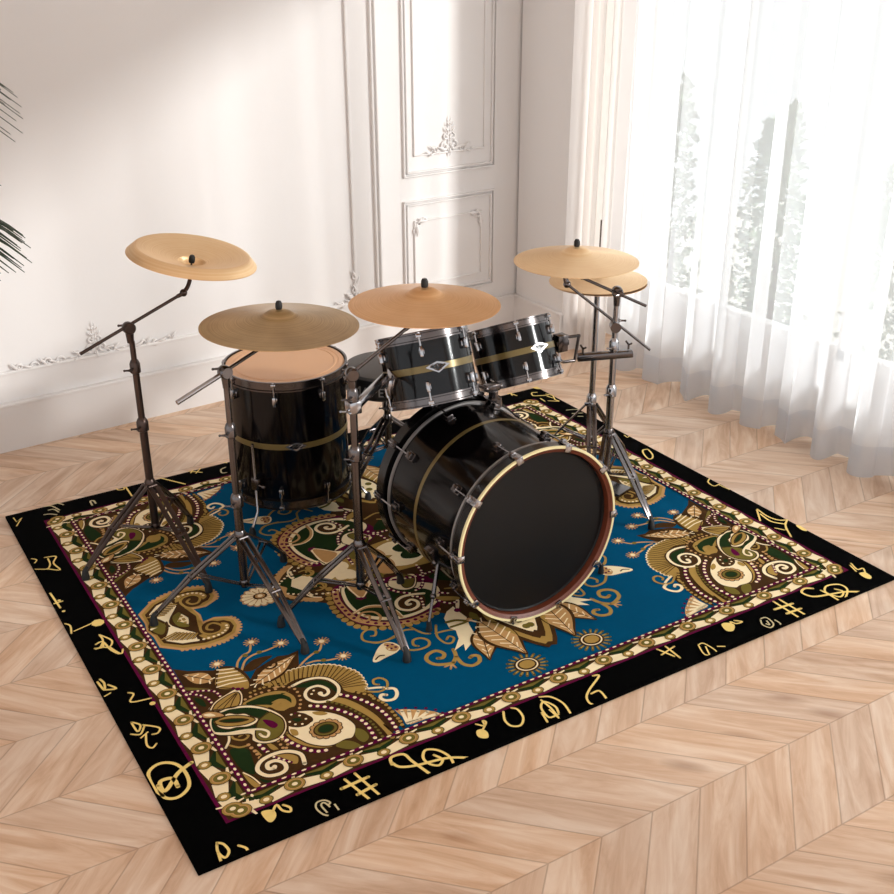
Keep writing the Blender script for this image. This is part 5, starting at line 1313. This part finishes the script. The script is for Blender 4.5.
# ------------------------------------------------------------------ curtains
def curtain(name, label, y0, y1, x, fold, amp, m, mh, z0=.012, z1=2.85, seed=1, hem=.13, group=None, gather=1.0):
    rnd = random.Random(seed)
    n = int(abs(y1-y0)/.006); cols = []
    ph = 0; phs = []; yy = y0; 
    wl = fold
    for i in range(n+1):
        phs.append(ph); 
        if i % 30 == 0: wl = fold*rnd.uniform(.7, 1.35)
        ph += 2*PI*(abs(y1-y0)/n)/wl
    zs = [z0, z0+hem*.5, z0+hem, z0+hem+.001]+[z0+hem+(z1-z0-hem)*k/18 for k in range(1, 19)]
    def pt(i, z):
        t = (z-z0)/(z1-z0); y = y0+(y1-y0)*i/n
        A = amp*(1.0-.45*t); p = phs[i]
        xx = x+A*math.sin(p)+A*.35*math.sin(2.3*p+1+t*1.2)+.012*math.sin(y*3+t*2)
        y += .35*A*math.sin(2*p+.6)
        return Vector((xx, y, z+(.006*math.sin(p) if z == z0 else 0)))
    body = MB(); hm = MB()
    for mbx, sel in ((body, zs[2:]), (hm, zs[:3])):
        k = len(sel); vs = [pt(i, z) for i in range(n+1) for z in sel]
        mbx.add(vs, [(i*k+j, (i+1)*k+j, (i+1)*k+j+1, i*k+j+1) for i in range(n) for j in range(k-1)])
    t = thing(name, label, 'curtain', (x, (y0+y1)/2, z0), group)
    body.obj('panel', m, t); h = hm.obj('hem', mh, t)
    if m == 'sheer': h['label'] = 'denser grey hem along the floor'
    return t
curtain('drape', 'heavy off-white drape hanging in the corner beside the sheer curtain', 4.425, 4.20, 3.53, .08, .026, 'drape', 'drape', seed=3)
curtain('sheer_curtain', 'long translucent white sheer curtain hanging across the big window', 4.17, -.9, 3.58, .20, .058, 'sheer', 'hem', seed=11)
# ------------------------------------------------------------------ garden outside
o = MB().box((9.2, 2, -1.5), 5.2, 9, .05).obj('garden_ground', 'gardenground'); o['kind'] = 'structure'
def shrub(x, y, h, w, seed, label):
    rnd = random.Random(seed); z0 = -1.45
    t = thing('shrub', label, 'shrub', (x, y, z0), 'shrubs in the garden behind the sheer curtain')
    MB().tube([(x, y, z0), (x, y, z0+h*.6)], [.04, .015], 8).obj('stem', 'soil', t)
    mb = MB()
    for i in range(900):
        u = rnd.random()**.8; a = rnd.uniform(0, 2*PI); r = w*(1-u)**.6*(.55+.45*rnd.random())*(1+.25*math.sin(a*3+u*9))
        c = Vector((x+r*math.cos(a), y+r*math.sin(a), z0+.12+u*h)); d = Vector((rnd.uniform(-1, 1), rnd.uniform(-1, 1), rnd.uniform(-.6, 1))).normalized(); e = d.cross(Vector((rnd.random(), rnd.random(), rnd.random()))).normalized()
        l = rnd.uniform(.05, .1); q = l*.3
        mb.add([c, c+d*l*.5+e*q, c+d*l, c+d*l*.5-e*q], [(0, 1, 2, 3)])
    mb.obj('foliage', 'shrub', t)
for i, (x, y, h, w, lb) in enumerate((
    (6.0, 6.35, 2.35, .36, 'slim garden shrub farthest left behind the sheer curtain'),
    (6.4, 5.85, 2.1, .4, 'garden shrub second from the left behind the sheer curtain'),
    (5.9, 5.2, 2.3, .38, 'tall garden shrub third from the left behind the sheer curtain'),
    (6.2, 4.55, 2.0, .42, 'garden shrub fourth from the left behind the sheer curtain'),
    (5.8, 3.9, 1.75, .4, 'lower garden shrub behind the right half of the sheer curtain'),
    (6.1, 3.3, 1.6, .42, 'low garden shrub farthest right behind the sheer curtain'))):
    shrub(x, y, h, w*.72, 20+i, lb)

# ------------------------------------------------------------------ light
w = bpy.data.worlds.new('sky'); scn.world = w; w.use_nodes = True
bg = w.node_tree.nodes['Background']; bg.inputs[0].default_value = (.94, .97, 1.0, 1); bg.inputs[1].default_value = 1.25
sd = bpy.data.lights.new('sun', 'SUN'); sun = bpy.data.objects.new('sun', sd); COL.objects.link(sun)
sun.rotation_euler = Vector((-1, 1.2, -.487)).to_track_quat('-Z', 'Y').to_euler(); sd.energy = 10; sd.angle = math.radians(6); sd.color = (1, .985, .98)
sun.location = (7, -2, 4)
scn.view_settings.view_transform = 'Standard'; scn.view_settings.look = 'None'; scn.view_settings.gamma = 1; scn.view_settings.use_curve_mapping = False
scn.view_settings.exposure = 0.03
scn.cycles.use_denoising = True
scn.cycles.max_bounces = 10; scn.cycles.transparent_max_bounces = 24; scn.cycles.diffuse_bounces = 5
scn.cycles.sample_clamp_indirect = 6
